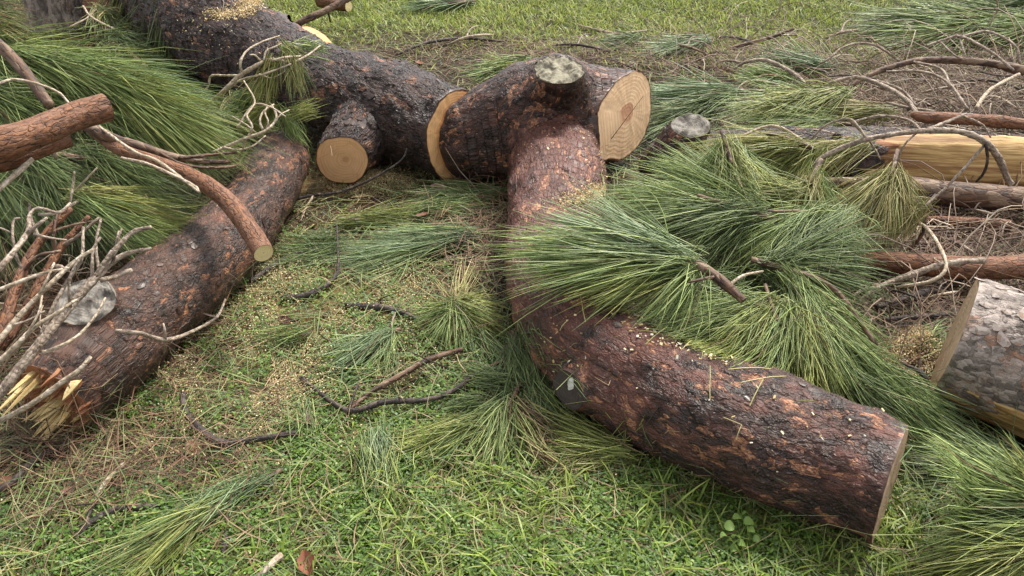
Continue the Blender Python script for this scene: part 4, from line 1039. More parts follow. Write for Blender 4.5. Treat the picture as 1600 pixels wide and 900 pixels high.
sprig('loose long sheaf of green needles in the near corner of the lawn', [(440, 735, .02), (410, 750, .03), (390, 762, .03)], [((430, 738, .04), (220, 850, .01), dict(n=80, spread=.24, cols=NBLUE, stem=.6)), ((370, 775, .04), (130, 905, .01), dict(n=85, spread=.22, cols=NGREEN, stem=.6)), ((340, 790, .05), (180, 930, .01), dict(n=50, spread=.3, cols=NLIME, stem=.5)), ((390, 750, .04), (270, 860, .01), dict(n=45, spread=.3, cols=NBLUE, stem=.5))])
sprig('thin wispy sprig beside the forked dark stick', [(478, 640, .02), (480, 650, .03), (482, 660, .03)], [((478, 630, .03), (480, 700, .01), dict(n=35, spread=.3, cols=NGREEN)), ((480, 650, .03), (440, 665, .01), dict(n=25, spread=.4, cols=NGREEN))])
sprig('faded sprig on the grass under the sawn trunk gap', [(820, 300, .02), (800, 303, .03), (780, 306, .03)], [((800, 300, .03), (640, 318, .02), dict(n=150, spread=.3, cols=NDARK)), ((760, 330, .02), (700, 300, .02), dict(n=70, spread=.4, cols=NGREEN))])
sprig('green sprig in the far litter behind the trunk log', [(830, 95, .03), (812, 97, .04), (800, 99, .04)], [((830, 95, .05), (735, 118, .02), dict(n=160, spread=.4, cols=NGREEN, width=.005)), ((760, 105, .04), (850, 120, .02), dict(n=110, spread=.4, cols=NLIME, width=.005))])
sprig('bluish sprig at the far edge of the turf', [(740, 2, .04), (720, 4, .06), (700, 6, .06)], [((740, 0, .06), (630, 8, .03), dict(n=170, spread=.4, cols=NBLUE, width=.006))])
sprig('dull green sprig in brown litter behind the old stub', [(1110, 62, .03), (1090, 66, .04), (1075, 70, .04)], [((1110, 62, .05), (1010, 85, .02), dict(n=170, spread=.35, cols=NBLUE, width=.005)), ((1000, 60, .03), (930, 75, .02), dict(n=120, spread=.4, cols=NDARK, width=.005))])
sprig('short green sprig in the sawdust by the grey log face', [(1475, 520, .03), (1465, 523, .04), (1458, 526, .04)], [((1475, 515, .05), (1430, 545, .02), dict(n=45, spread=.35, cols=NGREEN)), ((1460, 515, .05), (1455, 550, .02), dict(n=35, spread=.35, cols=NGREEN))])

# ----- heap of boughs behind the broken log
heapA = spray('great swept bough of long green needles piled beside the trunk', [(-90, 60, .40), (20, 110, .40), (120, 140, .38), (200, 165, .34)], [6, 6, 5, 4],
      [((-60, 80, .52), (180, 125, .50), dict(n=520, spread=.24, flat=.7, droop=.1, stem=.5, cols=NGREEN + NLIME, width=.0033)),
       ((10, 82, .58), (235, 135, .52), dict(n=520, spread=.24, flat=.7, droop=.1, stem=.5, cols=NGREEN, width=.0033)),
       ((60, 90, .54), (300, 180, .44), dict(n=560, spread=.24, flat=.7, droop=.16, stem=.5, cols=NLIME + NGREEN, width=.0033)),
       ((120, 120, .50), (350, 222, .36), dict(n=560, spread=.24, flat=.7, droop=.16, stem=.5, cols=NLIME + NGREEN, width=.0033)),
       ((-80, 120, .48), (110, 190, .42), dict(n=420, spread=.28, flat=.7, droop=.12, stem=.5, cols=NGREEN, width=.0033)),
       ((60, 140, .46), (230, 230, .36), dict(n=420, spread=.28, flat=.7, droop=.12, stem=.5, cols=NDARK, width=.0033)),
       ((-80, 60, .56), (90, 95, .56), dict(n=360, spread=.26, flat=.7, droop=.12, stem=.5, cols=NGREEN, width=.0033)),
       ((180, 110, .46), (330, 165, .36), dict(n=260, spread=.28, flat=.6, droop=.1, stem=.5, cols=NBLUE, width=.0033)),
       ((220, 170, .40), (350, 235, .28), dict(n=300, spread=.25, flat=.6, droop=.1, stem=.5, cols=NLIME, width=.0033))])
spray('dark shoots hanging under the swept bough', [(-60, 230, .40), (60, 240, .38), (180, 255, .32)], [8, 7, 5],  # lower shoots use the darker needle colours
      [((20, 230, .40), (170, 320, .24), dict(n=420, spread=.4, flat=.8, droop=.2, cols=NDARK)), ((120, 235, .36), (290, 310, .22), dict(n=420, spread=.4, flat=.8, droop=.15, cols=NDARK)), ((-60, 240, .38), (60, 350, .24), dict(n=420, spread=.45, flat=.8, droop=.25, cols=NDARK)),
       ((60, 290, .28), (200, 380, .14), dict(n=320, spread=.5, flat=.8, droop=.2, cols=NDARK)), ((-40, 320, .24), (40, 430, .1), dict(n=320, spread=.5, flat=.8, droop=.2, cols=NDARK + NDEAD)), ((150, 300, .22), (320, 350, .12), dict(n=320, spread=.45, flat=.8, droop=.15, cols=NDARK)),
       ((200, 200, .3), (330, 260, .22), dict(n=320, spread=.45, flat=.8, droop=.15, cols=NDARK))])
spray('light green tuft on a thin twig above the broken log', [(60, 335, .36), (92, 332, .36), (125, 312, .36)], [2.5, 2.5, 2.5],
      [((112, 306, .36), (290, 345, .27), dict(n=220, spread=.22, flat=.6, droop=.06, stem=.35, cols=NLIME)), ((112, 308, .36), (270, 385, .26), dict(n=120, spread=.22, flat=.6, droop=.06, stem=.35, cols=NGREEN)), ((112, 306, .36), (215, 308, .34), dict(n=60, spread=.25, flat=.6, droop=.04, stem=.35, cols=NSTRAW))], mat='twig_pale',
      twigs=[([(110, 317, .36), (114, 290, .40), (116, 268, .44)], [2, 2, 1.5], 'twig_pale'), ([(116, 300, .38), (135, 280, .42), (152, 262, .45)], [1.5, 1.5, 1], 'twig_pale')])
spray('greyish shoot in the top corner beside the standing trunk', [(-90, 20, .7), (-40, 30, .72), (0, 36, .7)], [5, 5, 4],
      [((-90, 0, .75), (42, 26, .68), dict(n=260, spread=.35, flat=.9, droop=.15, cols=NDEAD + NDARK)), ((-60, 20, .72), (45, 52, .62), dict(n=220, spread=.3, flat=.9, droop=.2, cols=NDARK + NSTRAW))])
spray('dull shoots in the hollow between standing trunk and thick log', [(160, 40, .2), (210, 90, .18), (250, 120, .14)], [4, 4, 3],
      [((170, 50, .22), (240, 110, .12), dict(n=220, spread=.5, flat=.7, droop=.1, cols=NDARK, width=.0045)), ((190, 90, .16), (320, 120, .06), dict(n=260, spread=.4, flat=.6, droop=.05, cols=NDARK, width=.0045)), ((160, 70, .2), (180, 120, .12), dict(n=140, spread=.6, flat=.8, droop=.1, cols=NDEAD + NDARK, width=.0045)), ((150, 10, .26), (200, 50, .2), dict(n=160, spread=.5, flat=.8, droop=.1, cols=NSTRAW + NDARK, width=.0045))],
      twigs=[([(130, 10, .3), (148, 30, .28), (215, 62, .2), (232, 75, .18)], [1.6, 1.6, 1.4, 1.2], 'twig_pale'), ([(110, 42, .25), (135, 29, .28), (150, 15, .3)], [1.6, 1.4, 1], 'twig_pale')])
spray('limp olive tufts draped over the thick trunk log', [(425, 95, .55), (445, 90, .56), (470, 88, .55)], [2, 2, 1.5],
      [((455, 88, .56), (470, 145, .42), dict(n=60, spread=.35, flat=.8, droop=.2, stem=.2, cols=NSTRAW + NGREEN, width=.0034)), ((440, 70, .58), (475, 92, .52), dict(n=40, spread=.45, flat=.8, droop=.15, stem=.3, cols=NLIME, width=.0034)), ((430, 90, .55), (398, 155, .38), dict(n=60, spread=.35, flat=.8, droop=.2, stem=.2, cols=NSTRAW + NLIME, width=.0034)), ((460, 72, .56), (520, 82, .5), dict(n=35, spread=.3, flat=.6, droop=.1, stem=.3, cols=NGREEN, width=.0034))], mat='twig_pale')
spray('limp green tufts in the nook between thick trunk and broken log', [(420, 160, .36), (432, 172, .34), (446, 180, .32)], [2, 2, 1.5],
      [((432, 165, .36), (375, 205, .22), dict(n=70, spread=.4, flat=.8, droop=.2, cols=NLIME)), ((440, 170, .35), (470, 230, .2), dict(n=70, spread=.35, flat=.8, droop=.25, cols=NGREEN)), ((450, 180, .34), (500, 165, .36), dict(n=50, spread=.3, flat=.8, droop=.05, cols=NLIME)), ((400, 140, .36), (360, 175, .26), dict(n=220, spread=.5, flat=.8, droop=.2, cols=NDARK)), ((360, 150, .3), (410, 200, .2), dict(n=220, spread=.6, flat=.8, droop=.2, cols=NDARK + NSTRAW)), ((380, 190, .26), (300, 200, .26), dict(n=160, spread=.5, flat=.8, droop=.2, cols=NDARK)), ((330, 180, .24), (440, 215, .16), dict(n=220, spread=.6, flat=.8, droop=.2, cols=NDARK))], mat='twig_pale')

# ----- more brush on the far side
spray('soft green shoot between the old lichen stub and the pale arches', [(1330, 195, .2), (1290, 190, .22), (1250, 185, .22)], [3, 3, 2],
      [((1310, 190, .22), (1150, 205, .2), dict(n=200, spread=.35, flat=.6, droop=.06, cols=NGREEN)), ((1400, 175, .22), (1270, 175, .2), dict(n=160, spread=.35, flat=.6, droop=.06, cols=NLIME + NSTRAW)), ((1240, 120, .12), (1150, 118, .1), dict(n=130, spread=.4, flat=.5, droop=.03, cols=NGREEN, width=.004)), ((1300, 105, .1), (1190, 85, .06), dict(n=130, spread=.4, flat=.5, droop=.03, cols=NBLUE, width=.004))])
spray('full green shoot draped over the middle of the bough', [(1300, 330, .36), (1250, 330, .38), (1200, 330, .39)], [3, 3, 2],
      [((1290, 325, .38), (1150, 390, .3), dict(n=220, spread=.4, flat=.7, droop=.15, cols=NGREEN)), ((1250, 300, .38), (1100, 280, .38), dict(n=220, spread=.35, flat=.7, droop=.1, cols=NLIME)), ((1330, 330, .34), (1230, 420, .3), dict(n=220, spread=.4, flat=.7, droop=.15, cols=NGREEN)), ((1250, 360, .36), (1350, 420, .28), dict(n=200, spread=.4, flat=.7, droop=.15, cols=NDARK))])
spray('thin needled shoot on bare earth above the loop of grey twig', [(1430, 300, .1), (1400, 320, .12), (1370, 335, .12)], [3, 3, 2],
      [((1410, 315, .14), (1330, 390, .06), dict(n=120, spread=.4, flat=.7, droop=.1, cols=NSTRAW + NDEAD))])
# ---------------------------------------------------------------- bare limbs and twigs
G, PL, DK, OR, BR = 'twig_grey', 'twig_pale', 'twig_dark', 'branch_orange', 'branch_brown'
bare('thick orange brown branch with a sawn tip jutting over the needle heap', 'cut_branch', 'branch', [(-120, 250, .62), (0, 225, .62), (50, 210, .62), (117, 183, .62), (166, 168, .62)], [28, 27, 25, 24, 24], OR, seg=20, ring=0, step=.02, cut=[('cut_tan', -1)],
     twigs=[([(128, 190, .6), (126, 202, .58), (127, 207, .56)], [4, 3, 2.5], G)])
bare('thinner orange branch stub lying just beneath the thick sawn one', 'cut_branch', 'branch', [(-120, 270, .54), (0, 252, .54), (50, 237, .54), (107, 218, .54)], [17, 16, 15, 13], OR, seg=14, ring=0, step=.02, cut=[('cut_tan', -1)],
     twigs=[([(80, 232, .53), (86, 244, .51), (88, 248, .5)], [4, 3, 2], G), ([(-20, 310, .5), (10, 285, .52), (50, 249, .54)], [5, 4.5, 4], PL)])
bare('brown limb sloping down through the swept green needles', 'bough_limb', 'branch', [(-40, 40, .72), (0, 72, .68), (35, 108, .62), (78, 165, .54)], [8, 9, 9, 8], BR, seg=10, ring=0,
     twigs=[([(-30, 140, .62), (0, 130, .64), (23, 124, .64), (62, 132, .62), (93, 146, .58), (109, 163, .55)], [2, 2, 2, 2, 2, 1.5], PL)])
bare('red brown branch with a pale round cut end, laid across the broken log', 'cut_branch', 'branch', [(140, 200, .46), (185, 232, .44), (240, 252, .42), (303, 278, .40), (350, 310, .38), (390, 358, .345), (412, 396, .32)], [8, 10, 11, 13, 14.5, 16, 17], OR, seg=18, ring=0, step=.015, cut=[('cut_pale', -1)],
     twigs=[([(155, 198, .5), (210, 237, .48), (249, 253, .46), (311, 300, .42)], [2, 2.4, 2.4, 2], PL), ([(190, 247, .47), (233, 257, .46), (299, 288, .43), (311, 300, .42)], [2.5, 2.5, 2.5, 2], PL)])
bare('dark brown limb running along the needle heap towards the tangled twigs', 'bough_limb', 'branch', [(135, 196, .50), (171, 215, .47), (233, 234, .42), (280, 247, .38), (342, 253, .32), (372, 250, .3)], [9, 9, 8, 6, 4, 3], BR, seg=10, ring=0.05,
     twigs=[([(280, 247, .39), (320, 243, .36), (370, 238, .33)], [3, 2.5, 2], BR), ([(250, 240, .42), (290, 258, .38), (340, 262, .33), (375, 258, .3)], [3, 2.5, 2.5, 2], BR)])
bare('pale forked twig leaning over the thick trunk log', 'bare_twig', 'twig', [(323, 163, .36), (345, 146, .42), (373, 120, .48), (400, 103, .52), (424, 93, .54), (455, 97, .54), (478, 88, .55), (500, 72, .56)], [2.4, 3, 3.4, 3.2, 2.6, 2, 1.6, 1.3], PL,
     [([(377, 115, .49), (376, 98, .54), (385, 80, .57), (408, 66, .58), (437, 56, .58)], [2, 1.8, 1.6, 1.5, 1.2], PL), ([(375, 118, .48), (352, 118, .46), (330, 119, .44), (325, 135, .40), (311, 153, .36)], [1.8, 1.6, 1.8, 1.8, 1.5], PL), ([(335, 158, .37), (373, 127, .45), (412, 116, .5), (455, 100, .54)], [2, 1.9, 1.7, 1.2], PL),
      ([(412, 95, .54), (416, 80, .57), (428, 74, .58), (440, 68, .58)], [1.6, 1.5, 1.3, 1], PL), ([(378, 110, .5), (374, 98, .53), (378, 88, .55)], [1.5, 1.3, 1], PL), ([(405, 116, .5), (425, 122, .48), (445, 112, .5)], [1.4, 1.3, 1], PL), ([(408, 96, .53), (398, 86, .56), (390, 86, .57)], [1.5, 1.3, 1], PL)], ring=.1)
bare('tangle of curled pale twigs above the top of the broken log', 'bare_twig', 'twig', [(334, 238, .34), (360, 226, .36), (385, 216, .38), (412, 206, .40), (428, 192, .42), (432, 180, .44), (425, 165, .46)], [2.6, 2.6, 2.6, 2.4, 2, 1.8, 1.4], PL,
     [([(387, 215, .38), (394, 198, .42), (386, 180, .45), (398, 158, .47), (381, 126, .50)], [1.7, 1.7, 1.6, 1.4, 1], PL), ([(412, 204, .40), (406, 190, .43), (412, 174, .45), (428, 163, .46)], [1.8, 1.7, 1.5, 1.2], PL), ([(415, 204, .4), (419, 190, .43), (414, 176, .45), (418, 166, .46)], [1.6, 1.5, 1.4, 1.2], PL),
      ([(350, 230, .36), (372, 234, .34), (395, 228, .34), (415, 212, .36)], [1.6, 1.5, 1.4, 1], PL), ([(385, 216, .38), (380, 232, .34), (376, 242, .3)], [1.5, 1.4, 1], PL), ([(430, 190, .42), (440, 178, .44), (452, 172, .44)], [1.4, 1.2, 1], PL), ([(363, 182, .42), (385, 195, .42), (405, 212, .38)], [1, 1, 1], PL), ([(370, 200, .4), (395, 165, .46), (420, 166, .47), (446, 182, .44)], [1.4, 1.4, 1.3, 1], PL)], ring=.1)
# ----- bare bough across the snapped end
bare('bare grey bough with many side twigs leaning across the snapped log end', 'bare_bough', 'bough', [(-60, 680, .24), (0, 614, .30), (55, 545, .36), (100, 490, .40), (148, 435, .44), (180, 406, .46), (203, 395, .47), (236, 388, .48)], [8, 8, 7.5, 7, 6.5, 4.5, 3.5, 2.2], G,
     [([(148, 435, .44), (170, 402, .48), (186, 384, .50), (207, 363, .52), (236, 355, .53)], [5, 5, 4.5, 4, 3], G), ([(57, 541, .36), (80, 486, .42), (105, 440, .46), (127, 405, .50), (130, 355, .54)], [3, 3, 2.8, 2.6, 2], G),
      ([(144, 436, .44), (144, 410, .48), (146, 389, .5), (157, 371, .52)], [3, 2.6, 2.4, 2], G), ([(158, 342, .54), (150, 380, .5), (154, 424, .45)], [1.8, 2, 2.4], G), ([(176, 412, .46), (182, 380, .5), (186, 361, .52)], [2.6, 2.2, 1.8], G),
      ([(68, 551, .36), (100, 538, .38), (127, 520, .38), (150, 492, .40), (165, 465, .42)], [3.2, 2.8, 2.4, 2, 1.5], PL), ([(158, 438, .44), (180, 432, .43), (205, 422, .42)], [4, 4, 3.5], G), ([(178, 405, .47), (186, 370, .52), (190, 358, .53)], [2, 1.8, 1.5], G), ([(110, 480, .41), (108, 450, .46), (112, 425, .49), (130, 398, .52)], [2.6, 2.4, 2, 1.6], G)])
bare('rough spiky grey twig parallel above the leaning bough', 'bare_twig', 'twig', [(-60, 590, .36), (0, 530, .40), (30, 494, .43), (60, 462, .46), (114, 411, .50), (145, 390, .52)], [4.4, 4.4, 4, 3.6, 3.2, 2.4], PL, [([(60, 462, .46), (72, 440, .49), (85, 410, .52)], [2, 2, 1.5], PL), ([(20, 508, .42), (44, 500, .42), (70, 486, .42)], [2, 1.8, 1.4], G)])
bare('second spiky grey twig running below the parallel one', 'bare_twig', 'twig', [(-60, 620, .34), (0, 564, .38), (30, 535, .41), (55, 511, .43), (90, 488, .45), (120, 468, .46)], [4, 4, 3.7, 3.2, 2.6, 1.8], PL, [([(40, 525, .42), (60, 490, .46), (66, 462, .48)], [2, 1.8, 1.4], PL)])
bare('whitish knobbly twig curving over the yellow splinters', 'bare_twig', 'twig', [(-50, 672, .18), (0, 657, .22), (51, 630, .27), (97, 597, .31), (125, 577, .33), (142, 557, .35)], [4.2, 4.2, 4.2, 4, 3.5, 2.5], PL)
bare('stout red brown stem rising into the needle heap', 'bare_bough', 'bough', [(-30, 570, .18), (0, 522, .22), (34, 427, .30), (63, 376, .35), (110, 325, .41)], [9, 9, 7.5, 6.5, 5], OR, [([(63, 376, .35), (48, 340, .40), (46, 318, .42)], [3, 2.6, 2], G), ([(75, 365, .37), (112, 352, .38), (150, 345, .38)], [2.5, 2, 1.5], BR), ([(36, 424, .3), (60, 400, .36), (95, 392, .36)], [3, 2.5, 2], BR)])
bare('second red brown stem crossing behind the spiky twigs', 'bare_bough', 'bough', [(0, 545, .16), (30, 503, .20), (72, 427, .28), (97, 384, .33), (139, 338, .38)], [7.5, 7.5, 7, 5.5, 3.5], OR, [([(75, 418, .29), (90, 416, .29), (101, 422, .29)], [4, 4, 3.5], G), ([(97, 384, .33), (120, 370, .36), (155, 340, .4)], [3, 2.5, 2], G), ([(85, 400, .31), (85, 360, .38), (90, 330, .41)], [3, 2.4, 2], BR)])
bare('grey twig with a hooked tip in front of the needle heap', 'bare_twig', 'twig', [(-40, 450, .44), (0, 418, .47), (42, 365, .50), (45, 340, .52), (55, 326, .53), (70, 327, .53), (93, 332, .52), (110, 317, .53)], [5, 4.6, 4, 3, 2.6, 2.4, 2.2, 1.8], G, [([(42, 366, .5), (58, 352, .52), (74, 340, .53)], [3.5, 3, 2], G), ([(52, 365, .5), (80, 372, .48), (104, 375, .46)], [2, 1.8, 1.5], G)])
bare('hooked thin grey twig standing beside the red brown stems', 'bare_twig', 'twig', [(34, 420, .42), (24, 395, .46), (20, 370, .49), (20, 350, .51), (24, 341, .52), (31, 341, .52)], [2, 2, 2, 2, 2, 1.6], G, [([(20, 365, .49), (5, 358, .5), (-20, 350, .5)], [1.6, 1.4, 1.2], G)])
bare('smooth pale twig reaching in from the edge above the snapped end', 'bare_twig', 'twig', [(-60, 470, .42), (0, 452, .44), (42, 436, .45), (75, 425, .46), (98, 421, .46)], [3.6, 3.4, 3, 2.6, 2], PL)
bare('forked grey twig trailing off the broken log onto the grass', 'bare_twig', 'twig', [(182, 517, .28), (200, 519, .28), (220, 521, .27), (258, 531, .20), (296, 520, .15), (338, 496, .10), (352, 468, .08)], [3.2, 3.6, 3.6, 3.6, 2.8, 2.2, 1.6], G, [([(258, 531, .2), (258, 518, .23), (255, 505, .25)], [2.4, 2, 1.5], G), ([(258, 531, .2), (258, 545, .14), (255, 552, .1)], [2.2, 2, 1.5], G), ([(338, 496, .1), (325, 492, .12), (318, 490, .12)], [1.6, 1.4, 1], G)])
bare('thin dark twig standing up from the sawdust under the tan stub', 'bare_twig', 'twig', [(455, 312, .03), (490, 305, .04), (530, 300, .05), (580, 280, .09), (625, 252, .16), (636, 232, .2)], [2.5, 2.5, 2.4, 2, 1.6, 1.2], DK, [([(490, 305, .04), (478, 325, .03), (470, 345, .02)], [1.6, 1.4, 1], PL)])
# ----- fallen debris on the far side
bare('long orange brown branch lying across the bare earth', 'cut_branch', 'branch', [(1333, 405, .09), (1380, 408, .10), (1431, 413, .10), (1511, 419, .10), (1600, 417, .10), (1720, 414, .10)], [12, 16, 18, 19, 20, 20], OR, seg=16, ring=0, step=.02)
bare('reddish branch lying along the foot of the split log', 'cut_branch', 'branch', [(1285, 285, .12), (1340, 287, .11), (1400, 292, .11), (1511, 306, .11), (1600, 312, .11), (1720, 320, .11)], [9, 11, 16, 20, 19, 18], BR, seg=16, ring=0, step=.02)
bare('short orange stick with a sawn end on brown needles', 'cut_branch', 'branch', [(1450, 344, .05), (1475, 345, .06), (1511, 347, .06), (1578, 351, .06)], [7, 8, 8, 8], OR, seg=12, ring=0, cut=[('cut_pale', -1)], twigs=[([(1468, 346, .06), (1462, 358, .04), (1460, 368, .02)], [3, 3, 2], BR)])
bare('orange branch with torn bark resting on top of the split log', 'cut_branch', 'branch', [(1425, 178, .29), (1445, 183, .29), (1500, 186, .29), (1560, 190, .28), (1620, 196, .28), (1720, 200, .28)], [5, 9, 9, 10, 10, 10], OR, seg=12, ring=0)
bare('pale grey twig arching high over the torn yellow wood', 'bare_twig', 'twig', [(1263, 290, .30), (1268, 265, .35), (1282, 248, .39), (1325, 227, .44), (1370, 214, .47), (1446, 204, .49), (1502, 206, .48), (1540, 223, .44), (1562, 250, .36), (1572, 275, .29), (1580, 288, .26)], [2.6, 3, 3.4, 4, 4.2, 4.6, 4.8, 5, 5, 5, 5], G,
     [([(1355, 219, .46), (1340, 197, .50), (1325, 186, .50), (1290, 196, .46), (1268, 217, .40)], [2, 2, 2, 1.8, 1.4], G), ([(1325, 186, .5), (1352, 212, .44), (1368, 235, .38), (1376, 250, .34)], [1.8, 1.7, 1.5, 1], G), ([(1537, 228, .43), (1506, 264, .37), (1475, 296, .31), (1446, 321, .27)], [2.2, 2.2, 2, 1.6], G), ([(1400, 263, .36), (1412, 228, .44), (1436, 204, .48)], [1.4, 1.6, 1.8], G),
      ([(1540, 225, .44), (1543, 250, .38), (1536, 272, .32), (1525, 284, .28)], [2.4, 2.4, 2.2, 1.6], DK), ([(1440, 205, .49), (1420, 188, .5), (1378, 181, .5), (1332, 190, .47)], [2.6, 2.4, 2, 1.5], G), ([(1446, 204, .49), (1480, 190, .5), (1510, 178, .5)], [3, 2.6, 2], G), ([(1502, 180, .5), (1535, 195, .48), (1548, 215, .45)], [1.8, 1.6, 1.4], G)])
bare('dark bare limb lying above the brown litter with arched twigs', 'bare_bough', 'bough', [(1720, 130, .22), (1600, 110, .26), (1559, 101, .28), (1510, 95, .28), (1446, 94, .28), (1408, 100, .27), (1355, 119, .22), (1330, 135, .18)], [9, 8, 6, 5.5, 5, 4.5, 4, 3], 'branch_brown',
     [([(1446, 72, .32), (1475, 62, .35), (1502, 57, .37), (1548, 81, .34), (1584, 110, .28)], [1.6, 2, 2.4, 2.2, 2], G), ([(1502, 57, .37), (1540, 49, .38), (1570, 60, .37), (1589, 76, .34), (1593, 100, .28)], [1.8, 2, 2, 2, 2], G), ([(1280, 100, .24), (1295, 92, .28), (1314, 76, .32), (1340, 68, .34), (1370, 72, .34), (1406, 95, .28)], [1.2, 1.6, 1.8, 2, 2, 1.8], G),
      ([(1510, 95, .28), (1504, 75, .33), (1500, 56, .37)], [2, 1.8, 1.5], G), ([(1470, 66, .35), (1490, 85, .32), (1508, 95, .28)], [1.4, 1.6, 1.8], G), ([(1425, 96, .28), (1470, 108, .26), (1487, 138, .24), (1510, 172, .2)], [2, 2, 2, 1.6], G), ([(1385, 112, .26), (1440, 112, .28), (1480, 128, .28), (1512, 170, .24)], [2, 2.2, 2.2, 2], G), ([(1525, 169, .26), (1548, 140, .3), (1592, 116, .32)], [3, 3, 2.6], PL), ([(1590, 118, .28), (1560, 118, .26), (1530, 112, .24)], [1.6, 1.4, 1], DK)])
bare('grey twig with ringed scars arching over the far litter', 'bare_twig', 'twig', [(1147, 107, .18), (1166, 97, .22), (1196, 94, .24), (1227, 107, .24), (1250, 123, .22), (1262, 139, .19)], [1.6, 2.2, 2.8, 3, 3, 2.8], G)
bare('low twin arched twigs beside the flat blue green shoot', 'bare_twig', 'twig', [(1151, 141, .17), (1166, 128, .2), (1193, 127, .21), (1215, 134, .2), (1236, 145, .18)], [1.5, 1.8, 2, 2, 1.8], PL, [([(1155, 140, .16), (1181, 142, .17), (1223, 151, .16), (1280, 153, .16)], [1.8, 2.2, 2.2, 1.8], PL)])
bare('long arching grey twig ending at the orange branch', 'bare_twig', 'twig', [(1272, 143, .24), (1302, 128, .29), (1340, 121, .32), (1382, 135, .33), (1416, 156, .31), (1434, 180, .28)], [2, 2.6, 3, 3.4, 3.6, 3.8], G, [([(1370, 126, .33), (1408, 140, .32), (1431, 165, .29)], [2, 2.2, 2.2], G), ([(1330, 122, .32), (1322, 140, .27), (1322, 155, .24)], [1.6, 1.4, 1], G), ([(1290, 120, .26), (1330, 118, .3), (1372, 124, .32)], [1.3, 1.4, 1.4], DK), ([(1385, 160, .27), (1420, 168, .28), (1460, 174, .28)], [1.8, 2, 2], G)])
bare('grey scarred twig resting on the long orange brown branch', 'bare_twig', 'twig', [(1329, 484, .06), (1350, 465, .10), (1378, 447, .13), (1431, 427, .17), (1484, 411, .2), (1538, 407, .2)], [4, 4.4, 5, 5, 5, 5], G, [([(1378, 448, .13), (1384, 470, .09), (1392, 500, .04)], [1.8, 1.7, 1.3], G), ([(1375, 449, .13), (1350, 452, .12), (1330, 465, .1)], [3, 2.6, 2], PL)])
bare('thin grey twig bent into an open loop over the bare earth', 'bare_twig', 'twig', [(1413, 340, .16), (1444, 353, .2), (1467, 384, .23), (1478, 418, .22), (1458, 438, .19), (1420, 446, .16), (1400, 449, .14)], [2, 2.6, 3, 3, 3, 2.6, 2], PL)
bare('dark fork of twig poking up beside the split log foot', 'bare_twig', 'twig', [(1420, 390, .06), (1440, 367, .12), (1447, 335, .2), (1452, 318, .24), (1471, 300, .28)], [2.6, 3, 3, 2.6, 2], BR)
bare('brown twig with a broken tip on the sawdust by the grey log', 'bare_twig', 'twig', [(1395, 560, .02), (1420, 572, .04), (1440, 583, .06), (1448, 596, .05)], [2, 2.5, 4, 4], DK, [([(1440, 583, .06), (1436, 600, .03), (1432, 612, .01)], [3, 2.5, 2], DK), ([(1446, 588, .06), (1452, 600, .03), (1447, 612, .01)], [2.5, 2, 1.5], DK)])
for lab, rows, half, mat in [
    ('brown stick half buried in needles between split log and branch', [(1350, 372, .03), (1420, 380, .04), (1500, 385, .03)], [4, 5, 4], BR),
    ('straight grey twig lying on the dark needle litter', [(1465, 370, .04), (1500, 382, .05), (1530, 402, .06)], [2.5, 2.5, 2], G),
    ('dark stick under the loop of grey twig', [(1370, 480, .03), (1430, 462, .04), (1500, 440, .04)], [5, 6, 5], DK),
    ('thick dark stick across the sawdust edge', [(1380, 500, .03), (1440, 495, .04), (1500, 490, .04)], [4, 4, 3], DK)]:
    bare(lab, 'fallen_stick', 'stick', rows, half, mat)
